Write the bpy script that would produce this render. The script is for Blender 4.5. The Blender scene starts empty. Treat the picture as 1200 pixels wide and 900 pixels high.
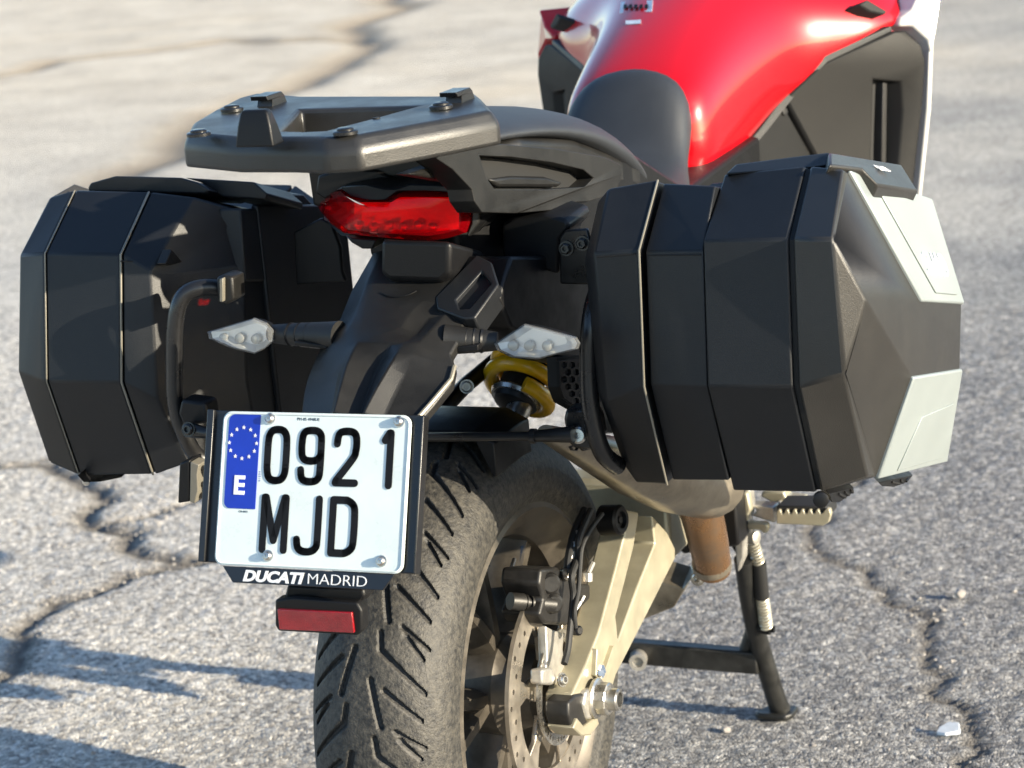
import bpy, bmesh, math, random
import numpy as np
from mathutils import Vector, Matrix, geometry
random.seed(7); np.random.seed(7)
R_ = math.radians
SC = bpy.context.scene
COL = SC.collection

# ------------------------------------------------------------------ camera
CAM = Vector((1.228, -2.618, 1.407)); YAW, PITCH, ROLL, FP = 0.413, 0.244, -0.088, 2975.0
fw = Vector((-math.sin(YAW)*math.cos(PITCH), math.cos(YAW)*math.cos(PITCH), -math.sin(PITCH)))
rt = fw.cross(Vector((0, 0, 1))).normalized(); up = rt.cross(fw)
c_, s_ = math.cos(ROLL), math.sin(ROLL)
rt, up = c_*rt + s_*up, c_*up - s_*rt
cd = bpy.data.cameras.new('camera'); cam = bpy.data.objects.new('camera', cd); COL.objects.link(cam)
m3 = Matrix((rt, up, -fw)).transposed()
cam.matrix_world = Matrix.Translation(CAM) @ m3.to_4x4()
cd.sensor_width = 36; cd.lens = FP/1200*36; cd.clip_start = .05; cd.clip_end = 400
cd.dof.use_dof = True; cd.dof.focus_distance = 2.84; cd.dof.aperture_fstop = 8.5; cd.dof.aperture_blades = 0
SC.camera = cam

# ------------------------------------------------------------------ light
SUN_EL, SUN_AZ = R_(15), R_(-8.6)          # azimuth measured from +x towards +y
sd = Vector((math.cos(SUN_EL)*math.cos(SUN_AZ), math.cos(SUN_EL)*math.sin(SUN_AZ), math.sin(SUN_EL)))
w = bpy.data.worlds.new('World'); SC.world = w; w.use_nodes = True
nt = w.node_tree; nt.nodes.clear()
sky = nt.nodes.new('ShaderNodeTexSky'); sky.sky_type = 'NISHITA'; sky.sun_disc = False
sky.air_density = .9; sky.dust_density = .5; sky.ozone_density = 2.0; sky.sun_elevation = SUN_EL; sky.sun_rotation = math.atan2(sd.x, sd.y)
bg = nt.nodes.new('ShaderNodeBackground'); bg.inputs[1].default_value = .13
wo = nt.nodes.new('ShaderNodeOutputWorld')
nt.links.new(sky.outputs[0], bg.inputs[0]); nt.links.new(bg.outputs[0], wo.inputs[0])
sl = bpy.data.lights.new('sun', 'SUN'); sl.energy = 5.0; sl.angle = R_(.5); sl.color = (1, .885, .69)
so = bpy.data.objects.new('sun', sl); COL.objects.link(so); so.rotation_euler = sd.to_track_quat('Z', 'Y').to_euler()
so.location = (6, -1, 4)
SC.view_settings.view_transform = 'Standard'; SC.view_settings.look = 'None'; SC.view_settings.gamma = 1
SC.view_settings.exposure = 1.36
SC.cycles.max_bounces = 8; SC.cycles.transparent_max_bounces = 12

# ------------------------------------------------------------------ helpers
def spot(px, py, x=None, y=None, z=None):
    """point of the place seen at photo pixel (px,py), at a known x, y or z"""
    d = fw + rt*((px-600)/FP) - up*((py-450)/FP)
    i, v = (0, x) if x is not None else (1, y) if y is not None else (2, z)
    return CAM + d*((v-CAM[i])/d[i])
def spots(l, **k): return [spot(a, b, **k) for a, b in l]
def spotp(px, py, p0, n):
    d = fw + rt*((px-600)/FP) - up*((py-450)/FP)
    return CAM + d*((Vector(p0)-CAM).dot(Vector(n))/d.dot(Vector(n)))

def mat(name, col, rough=.5, metal=0, bump=0, bscale=300, var=0, vscale=12, col2=None, coat=0, spec=.5, vdetail=5, rvar=0):
    m = bpy.data.materials.new(name); m.use_nodes = True; t = m.node_tree; b = t.nodes['Principled BSDF']
    b.inputs['Base Color'].default_value = (*col, 1); b.inputs['Roughness'].default_value = rough
    b.inputs['Metallic'].default_value = metal; b.inputs['Specular IOR Level'].default_value = spec
    b.inputs['Coat Weight'].default_value = coat; b.inputs['Coat Roughness'].default_value = .04
    tc = t.nodes.new('ShaderNodeTexCoord')
    if var or rvar:
        n = t.nodes.new('ShaderNodeTexNoise'); n.inputs['Scale'].default_value = vscale; n.inputs['Detail'].default_value = vdetail
        n.inputs['Roughness'].default_value = .65
        t.links.new(tc.outputs['Object'], n.inputs['Vector'])
        r = t.nodes.new('ShaderNodeValToRGB'); r.color_ramp.elements[0].position = .36; r.color_ramp.elements[1].position = .68
        c2 = col2 or tuple(min(1, c*(1+var)) for c in col); c1 = tuple(c*(1-var*.5) for c in col) if not col2 else col
        r.color_ramp.elements[0].color = (*c1, 1); r.color_ramp.elements[1].color = (*c2, 1)
        t.links.new(n.outputs[0], r.inputs[0])
        if var or col2: t.links.new(r.outputs[0], b.inputs['Base Color'])
        if rvar:
            mr = t.nodes.new('ShaderNodeMapRange'); mr.inputs[1].default_value = .3; mr.inputs[2].default_value = .7
            mr.inputs[3].default_value = max(.02, rough-rvar); mr.inputs[4].default_value = min(1, rough+rvar)
            t.links.new(n.outputs[0], mr.inputs[0]); t.links.new(mr.outputs[0], b.inputs['Roughness'])
    if bump:
        n2 = t.nodes.new('ShaderNodeTexNoise'); n2.inputs['Scale'].default_value = bscale; n2.inputs['Detail'].default_value = 3
        t.links.new(tc.outputs['Object'], n2.inputs['Vector'])
        bn = t.nodes.new('ShaderNodeBump'); bn.inputs['Strength'].default_value = bump; bn.inputs['Distance'].default_value = .001
        t.links.new(n2.outputs[0], bn.inputs['Height']); t.links.new(bn.outputs[0], b.inputs['Normal'])
    return m
def lensmat(name, tint, clear=.8, rough=.08):
    m = bpy.data.materials.new(name); m.use_nodes = True; t = m.node_tree; t.nodes.clear()
    o = t.nodes.new('ShaderNodeOutputMaterial'); tr = t.nodes.new('ShaderNodeBsdfTransparent'); tr.inputs[0].default_value = (*tint, 1)
    df = t.nodes.new('ShaderNodeBsdfTranslucent'); df.inputs[0].default_value = (*tint, 1)
    dd = t.nodes.new('ShaderNodeBsdfDiffuse'); dd.inputs[0].default_value = (*tint, 1)
    g = t.nodes.new('ShaderNodeBsdfGlossy'); g.inputs[1].default_value = rough
    lw = t.nodes.new('ShaderNodeFresnel'); lw.inputs[0].default_value = 1.33
    a = t.nodes.new('ShaderNodeMixShader'); a.inputs[0].default_value = .5
    t.links.new(df.outputs[0], a.inputs[1]); t.links.new(dd.outputs[0], a.inputs[2])
    b = t.nodes.new('ShaderNodeMixShader'); b.inputs[0].default_value = clear
    t.links.new(a.outputs[0], b.inputs[1]); t.links.new(tr.outputs[0], b.inputs[2])
    c = t.nodes.new('ShaderNodeMixShader'); t.links.new(lw.outputs[0], c.inputs[0])
    t.links.new(b.outputs[0], c.inputs[1]); t.links.new(g.outputs[0], c.inputs[2]); t.links.new(c.outputs[0], o.inputs[0])
    return m

M = dict(
 case=mat('case_plastic', (.0062, .0072, .0090), .46, spec=.40, bump=.28, bscale=1100, var=.25, vscale=9, rvar=.06),
 lid=mat('lid_plastic', (.021, .0198, .018), .38, spec=.5, bump=.3, bscale=1000, var=.2, vscale=8, rvar=.06),
 black=mat('black_plastic', (.005, .005, .0055), .45, spec=.28, bump=.15, bscale=700, rvar=.08, vscale=30),
 tail=mat('tail_plastic', (.0088, .0085, .008), .46, spec=.40, bump=.25, bscale=900, var=.4, vscale=14, rvar=.08),
 rack=mat('rack_plastic', (.017, .0165, .0155), .40, spec=.5, bump=.25, bscale=800, var=.35, vscale=16, rvar=.08),
 satin=mat('satin_black_metal', (.008, .008, .0085), .32, 0, bump=.06, bscale=300, rvar=.1, vscale=40, spec=.6),
 seat=mat('seat_cover', (.022, .025, .030), .55, spec=.45, bump=.35, bscale=900, var=.2, vscale=10),
 fairing=mat('fairing_plastic', (.0058, .0056, .0052), .52, spec=.28, bump=.2, bscale=900, rvar=.06),
 rubber=mat('tyre_rubber', (.010, .0100, .0100), .62, bump=1, bscale=330, vscale=140, col2=(.064, .0585, .048), var=1, vdetail=8),
 groove=mat('hose_rubber', (.01, .01, .01), .6),
 rim=mat('dark_wheel_paint', (.085, .074, .060), .42, .5, var=.5, vscale=25, rvar=.1),
 silver=mat('silver_panel', (.29, .325, .325), .38, .3, var=.06, vscale=6, bump=.03, bscale=900, rvar=.04),
 arm=mat('swingarm_paint', (.36, .33, .24), .38, .45, var=.18, vscale=18, bump=.05, bscale=500, rvar=.08),
 alu=mat('cast_aluminium', (.42, .40, .36), .42, .7, var=.3, vscale=50, bump=.15, bscale=400),
 steel=mat('machined_steel', (.5, .48, .44), .3, .95, var=.25, vscale=60, rvar=.1),
 disc=mat('brake_disc_steel', (.45, .40, .33), .34, .85, var=.3, vscale=30, rvar=.1),
 caliper=mat('caliper_body', (.018, .017, .016), .45, .3, var=.5, vscale=60, bump=.15, bscale=350),
 exhaust=mat('heat_tinted_pipe', (.40, .22, .105), .3, .85, var=1, vscale=30, col2=(.26, .18, .12), rvar=.12),
 muff=mat('silencer_steel', (.30, .26, .20), .36, .8, var=.4, vscale=20, rvar=.1),
 red=mat('red_paint', (.42, .0012, .006), .3, 0, spec=.3, coat=.7, var=.04, vscale=4, rvar=.02),
 white=mat('white_paint', (.62, .60, .56), .3, coat=.5, var=.05),
 plate=mat('plate_sheet', (.62, .68, .66), .32, 0, coat=.25, var=.06, vscale=22, rvar=.08),
 blue=mat('plate_blue', (.004, .026, .34), .35, coat=.3, var=.1, vscale=30),
 ink=mat('plate_ink', (.006, .006, .007), .6, spec=.2),
 wht=mat('white_print', (.72, .72, .72), .5),
 sign=mat('sign_black', (.006, .006, .007), .3, coat=.3),
 yellow=mat('yellow_spring', (.88, .46, .008), .32, 0, coat=.4, var=.2, vscale=30),
 reflect=mat('red_reflector', (.20, .004, .008), .22, 0, coat=.8, bump=.6, bscale=900, var=.3, vscale=50),
 chrome=mat('lamp_reflector', (.80, .80, .80), .38, .75),
 redref=mat('lamp_inner', (.95, .6, .6), .25, .85),
 led=mat('lamp_led', (.42, .40, .36), .3, .4),
 dark=mat('dark_gap', (.004, .004, .004), .7),
 stand=mat('stand_paint', (.016, .016, .015), .42, .2, var=.5, vscale=40, bump=.15, bscale=250, rvar=.1),
 spring=mat('zinc_spring', (.45, .42, .34), .4, .6, var=.3, vscale=60),
 trim=mat('seam_trim', (.20, .185, .15), .35, .3),
 sticker=mat('warning_sticker', (.62, .66, .70), .4, var=.15, vscale=90),
 lensred=lensmat('red_lens', (1.0, .006, .016), .82),
 lensclr=lensmat('clear_lens', (.90, .92, .92), .82),
 stone=mat('pale_stone', (.30, .275, .25), .8, bump=.5, bscale=90, var=.3, vscale=40),
)

ROOT = {}
def thing(name, label, cat, loc=(0, 0, 0), group=None):
    o = bpy.data.objects.new(name, None); COL.objects.link(o); o.location = loc; o.empty_display_size = .1
    o['label'] = label; o['category'] = cat
    if group: o['group'] = group
    ROOT[o.name] = Vector(loc); return o
def rootloc(p):
    while p.parent: p = p.parent
    return ROOT.get(p.name, Vector())
def mesh(name, V, F, m, parent=None, ang=35, bevel=0, seg=2, label=None, kind=None, sub=0, recalc=True):
    off = rootloc(parent) if parent else Vector()
    me = bpy.data.meshes.new(name)
    me.from_pydata([tuple(Vector(v)-off) for v in V], [], F); me.update()
    if recalc:
        bm = bmesh.new(); bm.from_mesh(me); bmesh.ops.recalc_face_normals(bm, faces=bm.faces); bm.to_mesh(me); bm.free()
    me.shade_smooth(); me.set_sharp_from_angle(angle=R_(ang))
    me.materials.append(m)
    o = bpy.data.objects.new(name, me); COL.objects.link(o)
    if parent: o.parent = parent
    if bevel:
        b = o.modifiers.new('bevel', 'BEVEL'); b.width = bevel; b.segments = seg; b.limit_method = 'ANGLE'; b.angle_limit = R_(22)
        b.harden_normals = False
        me.set_sharp_from_angle(angle=R_(180)) if False else None
    if sub:
        s = o.modifiers.new('sub', 'SUBSURF'); s.levels = s.render_levels = sub
    if label: o['label'] = label
    if kind: o['kind'] = kind
    return o
def join(*parts):
    V, F = [], []
    for v, f in parts:
        k = len(V); V += list(v); F += [tuple(i+k for i in q) for q in f]
    return V, F
def catmull(P, n=6):
    P = [Vector(p) for p in P]; out = []
    for i in range(len(P)-1):
        p0, p1, p2, p3 = P[max(i-1, 0)], P[i], P[i+1], P[min(i+2, len(P)-1)]
        for k in range(n):
            t = k/n
            out.append(.5*((2*p1)+(p2-p0)*t+(2*p0-5*p1+4*p2-p3)*t*t+(3*p1-p0-3*p2+p3)*t**3))
    return out+[P[-1]]
def tube(P, r, seg=14, smooth=0, flat=None, closed=False):
    """round bar along P; r number or list"""
    P = [Vector(p) for p in P]
    if smooth:
        if not isinstance(r, (int, float)):
            rr = []
            for i in range(len(r)-1):
                for k in range(smooth): rr.append(r[i]+(r[i+1]-r[i])*k/smooth)
            r = rr+[r[-1]]
        P = catmull(P, smooth)
    n = len(P); rs = [r]*n if isinstance(r, (int, float)) else r
    T = [(P[min(i+1, n-1)]-P[max(i-1, 0)]).normalized() for i in range(n)]
    a = T[0].orthogonal().normalized(); V, F = [], []
    for i in range(n):
        a = (a-T[i]*a.dot(T[i])).normalized(); b = T[i].cross(a)
        for k in range(seg):
            t = 2*math.pi*k/seg; V.append(P[i]+(a*math.cos(t)+b*math.sin(t))*rs[i])
    for i in range(n-1):
        for k in range(seg):
            F.append((i*seg+k, i*seg+(k+1) % seg, (i+1)*seg+(k+1) % seg, (i+1)*seg+k))
    F.append(tuple(range(seg-1, -1, -1))); F.append(tuple((n-1)*seg+k for k in range(seg)))
    return V, F
def lathe(prof, o, ax, seg=32, cap=True):
    """prof: (distance along axis, radius)"""
    ax = Vector(ax).normalized(); a = ax.orthogonal().normalized(); b = ax.cross(a); o = Vector(o); V, F = [], []
    for h, r in prof:
        for k in range(seg):
            t = 2*math.pi*k/seg; V.append(o+ax*h+(a*math.cos(t)+b*math.sin(t))*r)
    for i in range(len(prof)-1):
        for k in range(seg): F.append((i*seg+k, i*seg+(k+1) % seg, (i+1)*seg+(k+1) % seg, (i+1)*seg+k))
    if cap:
        F.append(tuple(range(seg-1, -1, -1))); F.append(tuple((len(prof)-1)*seg+k for k in range(seg)))
    return V, F
def loft(S, caps=True):
    n = len(S[0]); V = [Vector(p) for s in S for p in s]; F = []
    for i in range(len(S)-1):
        for k in range(n): F.append((i*n+k, i*n+(k+1) % n, (i+1)*n+(k+1) % n, (i+1)*n+k))
    if caps: F.append(tuple(range(n-1, -1, -1))); F.append(tuple((len(S)-1)*n+k for k in range(n)))
    return V, F
def prism(loop, vec, holes=()):
    loops = [[Vector(p) for p in loop]]+[[Vector(p) for p in h] for h in holes]; vec = Vector(vec)
    flat = [p for l in loops for p in l]; n = len(flat); V = flat+[p+vec for p in flat]
    if holes:
        T = geometry.tessellate_polygon(loops); F = [tuple(t) for t in T]+[tuple(i+n for i in reversed(t)) for t in T]
    else: F = [tuple(range(n)), tuple(range(2*n-1, n-1, -1))]
    k = 0
    for l in loops:
        m = len(l)
        for i in range(m): F.append((k+i, k+(i+1) % m, n+k+(i+1) % m, n+k+i))
        k += m
    return V, F
def box(c, s, M3=None):
    c = Vector(c); V = []
    for i in (-1, 1):
        for j in (-1, 1):
            for k in (-1, 1):
                v = Vector((i*s[0]/2, j*s[1]/2, k*s[2]/2)); V.append(c+(M3 @ v if M3 else v))
    return V, [(0, 1, 3, 2), (4, 6, 7, 5), (0, 4, 5, 1), (2, 3, 7, 6), (0, 2, 6, 4), (1, 5, 7, 3)]
def bolt(c, ax, r=.006, h=.004, hexa=True):
    """domed button head with a socket"""
    return lathe([(0, r*1.25), (h*.25, r*1.25), (h*.25, r), (h*.7, r*.95), (h, r*.7), (h, r*.45), (h*.4, r*.42)], c, ax, 18)
def rib(pts, out, w):  # strip helper: raised ridge along two points
    pass
def pillow(loop, cen, fdir, back, bulge, inset=.82, bscale=.8):
    loop = [Vector(p) for p in loop]; cen = Vector(cen); f = Vector(fdir).normalized()
    n = len(loop)
    r0 = [cen+(p-cen)*bscale+f*back for p in loop]; r1 = [p+f*back*.15 for p in loop]; r1b = loop
    r2 = [cen+(p-cen)*inset-f*bulge*.75 for p in loop]; r3 = [cen+(p-cen)*inset*.5-f*bulge for p in loop]
    V, F = loft([r0, r1, r1b, r2, r3]); return V, F
def text(s, size, Mx, m, parent, name='lettering', ext=.0004, shear=0, off=0, sx=1, space=1):
    cu = bpy.data.curves.new(name, 'FONT'); cu.body = s; cu.size = size; cu.extrude = ext; cu.shear = shear; cu.offset = off
    cu.space_character = space; cu.resolution_u = 4
    o = bpy.data.objects.new(name, cu); COL.objects.link(o)
    dg = bpy.context.evaluated_depsgraph_get(); me = bpy.data.meshes.new_from_object(o.evaluated_get(dg))
    bpy.data.objects.remove(o); bpy.data.curves.remove(cu)
    L = rootloc(parent)
    me.transform(Matrix.Translation(-L) @ Mx @ Matrix.Diagonal((sx, 1, 1, 1)))
    me.materials.clear(); me.materials.append(m); me.name = name
    o = bpy.data.objects.new(name, me); COL.objects.link(o); o.parent = parent; return o
def frame_m(o, ex, ey):
    ex = Vector(ex).normalized(); n = ex.cross(Vector(ey)).normalized(); ey = n.cross(ex)
    m = Matrix((ex, ey, n)).transposed().to_4x4(); m.translation = o; return m

# ------------------------------------------------------------------ ground
def seg_dist(X, Y, P):
    D = np.full(X.shape, 1e9); 
    for (ax, ay), (bx, by) in zip(P[:-1], P[1:]):
        dx, dy = bx-ax, by-ay; t = np.clip(((X-ax)*dx+(Y-ay)*dy)/(dx*dx+dy*dy+1e-12), 0, 1)
        D = np.minimum(D, np.hypot(X-ax-t*dx, Y-ay-t*dy))
    return D
def jag(P, n=3, amp=.03):
    P = [tuple(p)[:2] for p in P]
    for _ in range(n):
        Q = [P[0]]
        for a, b in zip(P[:-1], P[1:]):
            l = math.hypot(b[0]-a[0], b[1]-a[1]); k = random.uniform(-amp, amp)*l*2
            Q += [((a[0]+b[0])/2-(b[1]-a[1])/l*k, (a[1]+b[1])/2+(b[0]-a[0])/l*k), b]
        P = Q
    return P
g = lambda l: [spot(a, b, z=0) for a, b in l]
cracks = [
 (jag(g([(1010, 560), (975, 610), (985, 660), (1040, 690), (1078, 715), (1086, 760), (1100, 800), (1138, 832), (1150, 880), (1148, 930)]), 3, .12), .009, .006),
 (jag(g([(-60, 545), (0, 545), (60, 541), (95, 562), (110, 612), (160, 642), (230, 656), (300, 645), (420, 640)]), 3, .1), .020, .013),
 (jag(g([(-20, 800), (5, 790), (20, 740), (62, 702), (150, 672), (240, 657)]), 3, .1), .016, .009),
 (jag(g([(110, 612), (180, 600), (260, 560)]), 2, .1), .008, .012),
 (jag(g([(120, 235), (190, 185), (300, 110), (420, 35), (500, -20)]), 3, .07), .10, .03),
 (jag(g([(-40, 95), (30, 82), (60, 70), (160, 60), (260, 46), (410, 44)]), 3, .07), .08, .03),
]
def spread(*runs):   # (from, to, step) runs joined, then growing steps out to the horizon
    a = np.concatenate([np.arange(l, h, st) for l, h, st in runs]); lo, hi = [a[0]], [a[-1]]; st = runs[0][2]
    while lo[-1] > -160: st *= 1.35; lo.append(lo[-1]-st)
    st = runs[-1][2]
    while hi[-1] < 260: st *= 1.35; hi.append(hi[-1]+st)
    return np.concatenate([lo[:0:-1], a, hi[1:]])
gx = spread((-10, -2.8, .035), (-2.8, .9, .011), (.9, 3, .035)); gy = spread((.25, 3.4, .011), (3.4, 13, .035))
X, Y = np.meshgrid(gx, gy)
near = np.clip(1-np.hypot(X+1, Y-3)/14, 0, 1)
Z = .004*np.sin(X*3.1+1.3*np.sin(Y*2.3))*np.sin(Y*2.7+1)*near+.006*np.sin(X*1.1+2)*np.sin(Y*.9)*near
Z -= .004
rn = np.random.rand(*X.shape); 
Z += (rn-.5)*.0045*(np.gradient(gx)[None, :] < .02)*(np.gradient(gy)[:, None] < .02)
crk = np.zeros_like(X)
for P, wd, dp in cracks:
    D = seg_dist(X, Y, P); k = np.exp(-(D/wd)**2); crk = np.maximum(crk, np.exp(-(D/(wd*1.5))**2)); Z -= dp*k
Z = np.where(np.hypot(X-.15, Y-.72) < .06, np.minimum(Z, -.001), Z)
ny, nx = X.shape
co = np.stack([X, Y, Z], -1).reshape(-1, 3).astype(np.float32)
idx = np.arange(ny*nx).reshape(ny, nx); q = np.stack([idx[:-1, :-1], idx[:-1, 1:], idx[1:, 1:], idx[1:, :-1]], -1).reshape(-1, 4)
def np_mesh(name, co, q, smooth=True):
    me = bpy.data.meshes.new(name); me.vertices.add(len(co)); me.vertices.foreach_set('co', co.ravel().astype(np.float32))
    me.loops.add(q.size); me.loops.foreach_set('vertex_index', q.ravel().astype(np.int32)); me.polygons.add(len(q))
    me.polygons.foreach_set('loop_start', np.arange(0, q.size, 4, dtype=np.int32)); me.polygons.foreach_set('loop_total', np.full(len(q), 4, dtype=np.int32))
    me.update(calc_edges=True); me.validate()
    if smooth: me.shade_smooth()
    return me
gm = np_mesh('ground', co, q)
at = gm.attributes.new('crack', 'FLOAT', 'POINT'); at.data.foreach_set('value', crk.ravel().astype(np.float32))
# old pale paving on the left, darker asphalt on the right, parted along the cracks
edge = np.interp(Y, [0, .9, 1.6, 2.4, 3.4, 6, 12, 60], [-.45, -.55, -.8, -.9, -.8, -.9, -2.6, -14])
wob = .25*np.sin(Y*2.1+.7)+.18*np.sin(Y*5.3+X)
pale = 1/(1+np.exp((X-edge+wob*np.clip(Y/3, .3, 2))/(.12+.12*np.clip(Y-1, 0, 30))))
at = gm.attributes.new('pale', 'FLOAT', 'POINT'); at.data.foreach_set('value', pale.ravel().astype(np.float32))
go = bpy.data.objects.new('ground', gm); COL.objects.link(go); go['kind'] = 'structure'; go['label'] = 'cracked pale asphalt ground with gravelly surface'
m = bpy.data.materials.new('cracked_asphalt'); m.use_nodes = True; t = m.node_tree; b = t.nodes['Principled BSDF']; b.inputs['Roughness'].default_value = .85
b.inputs['Specular IOR Level'].default_value = .3
N = lambda k: t.nodes.new('ShaderNode'+k)
tc = N('TexCoord')
def ramp(src, pts):
    r = N('ValToRGB'); e = r.color_ramp.elements
    while len(e) < len(pts): e.new(.5)
    for i, (p, c) in enumerate(pts): e[i].position = p; e[i].color = (*c, 1)
    t.links.new(src, r.inputs[0]); return r.outputs[0]
def mix(fac, a, bb, mode='MIX'):
    x = N('Mix'); x.data_type = 'RGBA'; x.blend_type = mode
    for s, v in ((0, fac), (6, a), (7, bb)):
        if isinstance(v, (int, float)): x.inputs[s].default_value = v
        elif isinstance(v, tuple): x.inputs[s].default_value = (*v, 1)
        else: t.links.new(v, x.inputs[s])
    return x.outputs[2]
def vor(scale, feat='F1'):
    v = N('TexVoronoi'); v.feature = feat; v.inputs['Scale'].default_value = scale; t.links.new(wv, v.inputs['Vector']); return v
def noi(scale, d=6, r=.6):
    n = N('TexNoise'); n.inputs['Scale'].default_value = scale; n.inputs['Detail'].default_value = d; n.inputs['Roughness'].default_value = r
    t.links.new(tc.outputs['Object'], n.inputs['Vector']); return n.outputs[0]
wn = N('TexNoise'); wn.inputs['Scale'].default_value = 60; t.links.new(tc.outputs['Object'], wn.inputs['Vector'])
va = N('VectorMath'); va.operation = 'MULTIPLY_ADD'; t.links.new(wn.outputs['Color'], va.inputs[0]); va.inputs[1].default_value = (.012, .012, .012)
t.links.new(tc.outputs['Object'], va.inputs[2]); wv = va.outputs[0]
v1 = vor(122); v2 = vor(122, 'DISTANCE_TO_EDGE'); v3 = vor(240); v4 = vor(240, 'DISTANCE_TO_EDGE')
sx = N('SeparateColor'); t.links.new(v1.outputs['Color'], sx.inputs[0]); s3 = N('SeparateColor'); t.links.new(v3.outputs['Color'], s3.inputs[0])
dk = ramp(sx.outputs[0], [(0, (.09, .09, .092)), (.25, (.165, .163, .162)), (.6, (.27, .265, .258)), (.85, (.41, .40, .38)), (1, (.58, .565, .535))])
dk3 = ramp(s3.outputs[1], [(0, (.05, .052, .056)), (.5, (.19, .19, .193)), (1, (.52, .51, .49))])
dk = mix(.3, dk, dk3)
lt = ramp(sx.outputs[0], [(0, (.15, .14, .125)), (.25, (.37, .35, .315)), (.6, (.62, .59, .53)), (1, (.90, .86, .78))])
lt3 = ramp(s3.outputs[1], [(0, (.2, .19, .18)), (.5, (.50, .48, .45)), (1, (.84, .80, .74))])
lt = mix(.3, lt, lt3)
big = ramp(noi(1.1, 7, .62), [(.3, (.88, .89, .92)), (.7, (1.26, 1.24, 1.20))])
ap = N('Attribute'); ap.attribute_name = 'pale'; ac = N('Attribute'); ac.attribute_name = 'crack'
pn = N('Math'); pn.operation = 'MULTIPLY_ADD'; t.links.new(noi(5, 5), pn.inputs[0]); pn.inputs[1].default_value = .8
ps = N('Math'); ps.operation = 'ADD'; t.links.new(ap.outputs['Fac'], pn.inputs[2]); t.links.new(pn.outputs[0], ps.inputs[0]); ps.inputs[1].default_value = -.4; ps.use_clamp = True
base = mix(ps.outputs[0], dk, lt)
base = mix(1.0, base, big, 'MULTIPLY')
gap = ramp(v2.outputs['Distance'], [(0, (.62, .60, .58)), (.10, (1, 1, 1))]); base = mix(1.0, base, gap, 'MULTIPLY')
sand = noi(.5, 6); sr = ramp(sand, [(.52, (0, 0, 0)), (.66, (1, 1, 1))])
far = N('SeparateXYZ'); t.links.new(tc.outputs['Object'], far.inputs[0])
fr = N('MapRange'); fr.inputs[1].default_value = 3; fr.inputs[2].default_value = 8; t.links.new(far.outputs[1], fr.inputs[0])
sm = N('Math'); sm.operation = 'MULTIPLY'; t.links.new(sr, sm.inputs[0]); t.links.new(fr.outputs[0], sm.inputs[1])
sm2 = N('Math'); sm2.operation = 'MULTIPLY'; t.links.new(sm.outputs[0], sm2.inputs[0]); t.links.new(ap.outputs['Fac'], sm2.inputs[1])
base = mix(sm2.outputs[0], base, (.66, .55, .40))
fp2 = N('Math'); fp2.operation = 'MULTIPLY'; t.links.new(fr.outputs[0], fp2.inputs[0]); t.links.new(ap.outputs['Fac'], fp2.inputs[1])
fp3 = N('Math'); fp3.operation = 'MULTIPLY'; t.links.new(fp2.outputs[0], fp3.inputs[0]); fp3.inputs[1].default_value = .7
base = mix(fp3.outputs[0], base, ramp(noi(2.2, 8, .7), [(.3, (.44, .37, .28)), (.55, (.66, .58, .46)), (.75, (.80, .73, .61))]))
base = mix(ac.outputs['Fac'], base, mix(fr.outputs[0], (.15, .135, .115), (.30, .25, .19)))
t.links.new(base, b.inputs['Base Color'])
h1 = N('Math'); h1.operation = 'MULTIPLY_ADD'; t.links.new(ramp(v2.outputs['Distance'], [(0, (0, 0, 0)), (.35, (1, 1, 1))]), h1.inputs[0]); t.links.new(sx.outputs[1], h1.inputs[1])
t.links.new(ramp(v4.outputs['Distance'], [(0, (0, 0, 0)), (.3, (.4, .4, .4))]), h1.inputs[2])
bn = N('Bump'); bn.inputs['Strength'].default_value = .8; bn.inputs['Distance'].default_value = .0055; t.links.new(h1.outputs[0], bn.inputs['Height']); t.links.new(bn.outputs[0], b.inputs['Normal'])
gm.materials.append(m)

# loose chips lying on the paving (nobody could count them)
def chips():
    V, F = [], []
    def chip(p, r):
        k = len(V); a0 = random.random()*6.3; n = 5
        for i in range(n):
            a = a0+i*2*math.pi/n; rr = r*random.uniform(.7, 1.2); V.append((p[0]+rr*math.cos(a), p[1]+rr*math.sin(a)*.8, p[2]-r*.2))
        for i in range(n):
            a = a0+.4+i*2*math.pi/n; rr = r*random.uniform(.45, .8); V.append((p[0]+rr*math.cos(a), p[1]+rr*math.sin(a)*.8, p[2]+r*random.uniform(.4, .8)))
        for i in range(n): F.append((k+i, k+(i+1) % n, k+n+(i+1) % n, k+n+i))
        F.append(tuple(k+n+i for i in range(n)))
    for _ in range(700):
        if random.random() < .55:
            P, wd, dp = random.choice(cracks[:4]); a = random.choice(P); p = (a[0]+random.gauss(0, .07), a[1]+random.gauss(0, .07))
        else: p = (random.uniform(-2.6, 1.0), random.uniform(.3, 3.4))
        if abs(p[0]) < .12 and -.2 < p[1] < .25: continue
        chip((p[0], p[1], -.002), random.choice((.002, .0025, .003, .0035, .0045)))
    return V, F
V, F = chips(); ch = mesh('loose_gravel', V, F, M['stone'], ang=20); ch['kind'] = 'stuff'; ch['label'] = 'small loose gravel chips scattered along the cracks'
def stone(name, px, py, r, label, mt, flat=.7, seed=1):
    random.seed(seed); c = spot(px, py, z=r*flat*.8); bm = bmesh.new(); bmesh.ops.create_icosphere(bm, subdivisions=2, radius=r)
    for v in bm.verts:
        v.co *= random.uniform(.86, 1.12); v.co.z *= flat
    V = [v.co+c for v in bm.verts]; F = [tuple(v.index for v in f.verts) for f in bm.faces]; bm.free()
    o = mesh(name, V, F, mt, ang=25); o['label'] = label; o['category'] = 'stone'; return o
stone('loose_stone', 1125, 696, .009, 'small tan round stone lying on grey asphalt beyond the right-hand crack', M['stone'], .9, 3)
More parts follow.
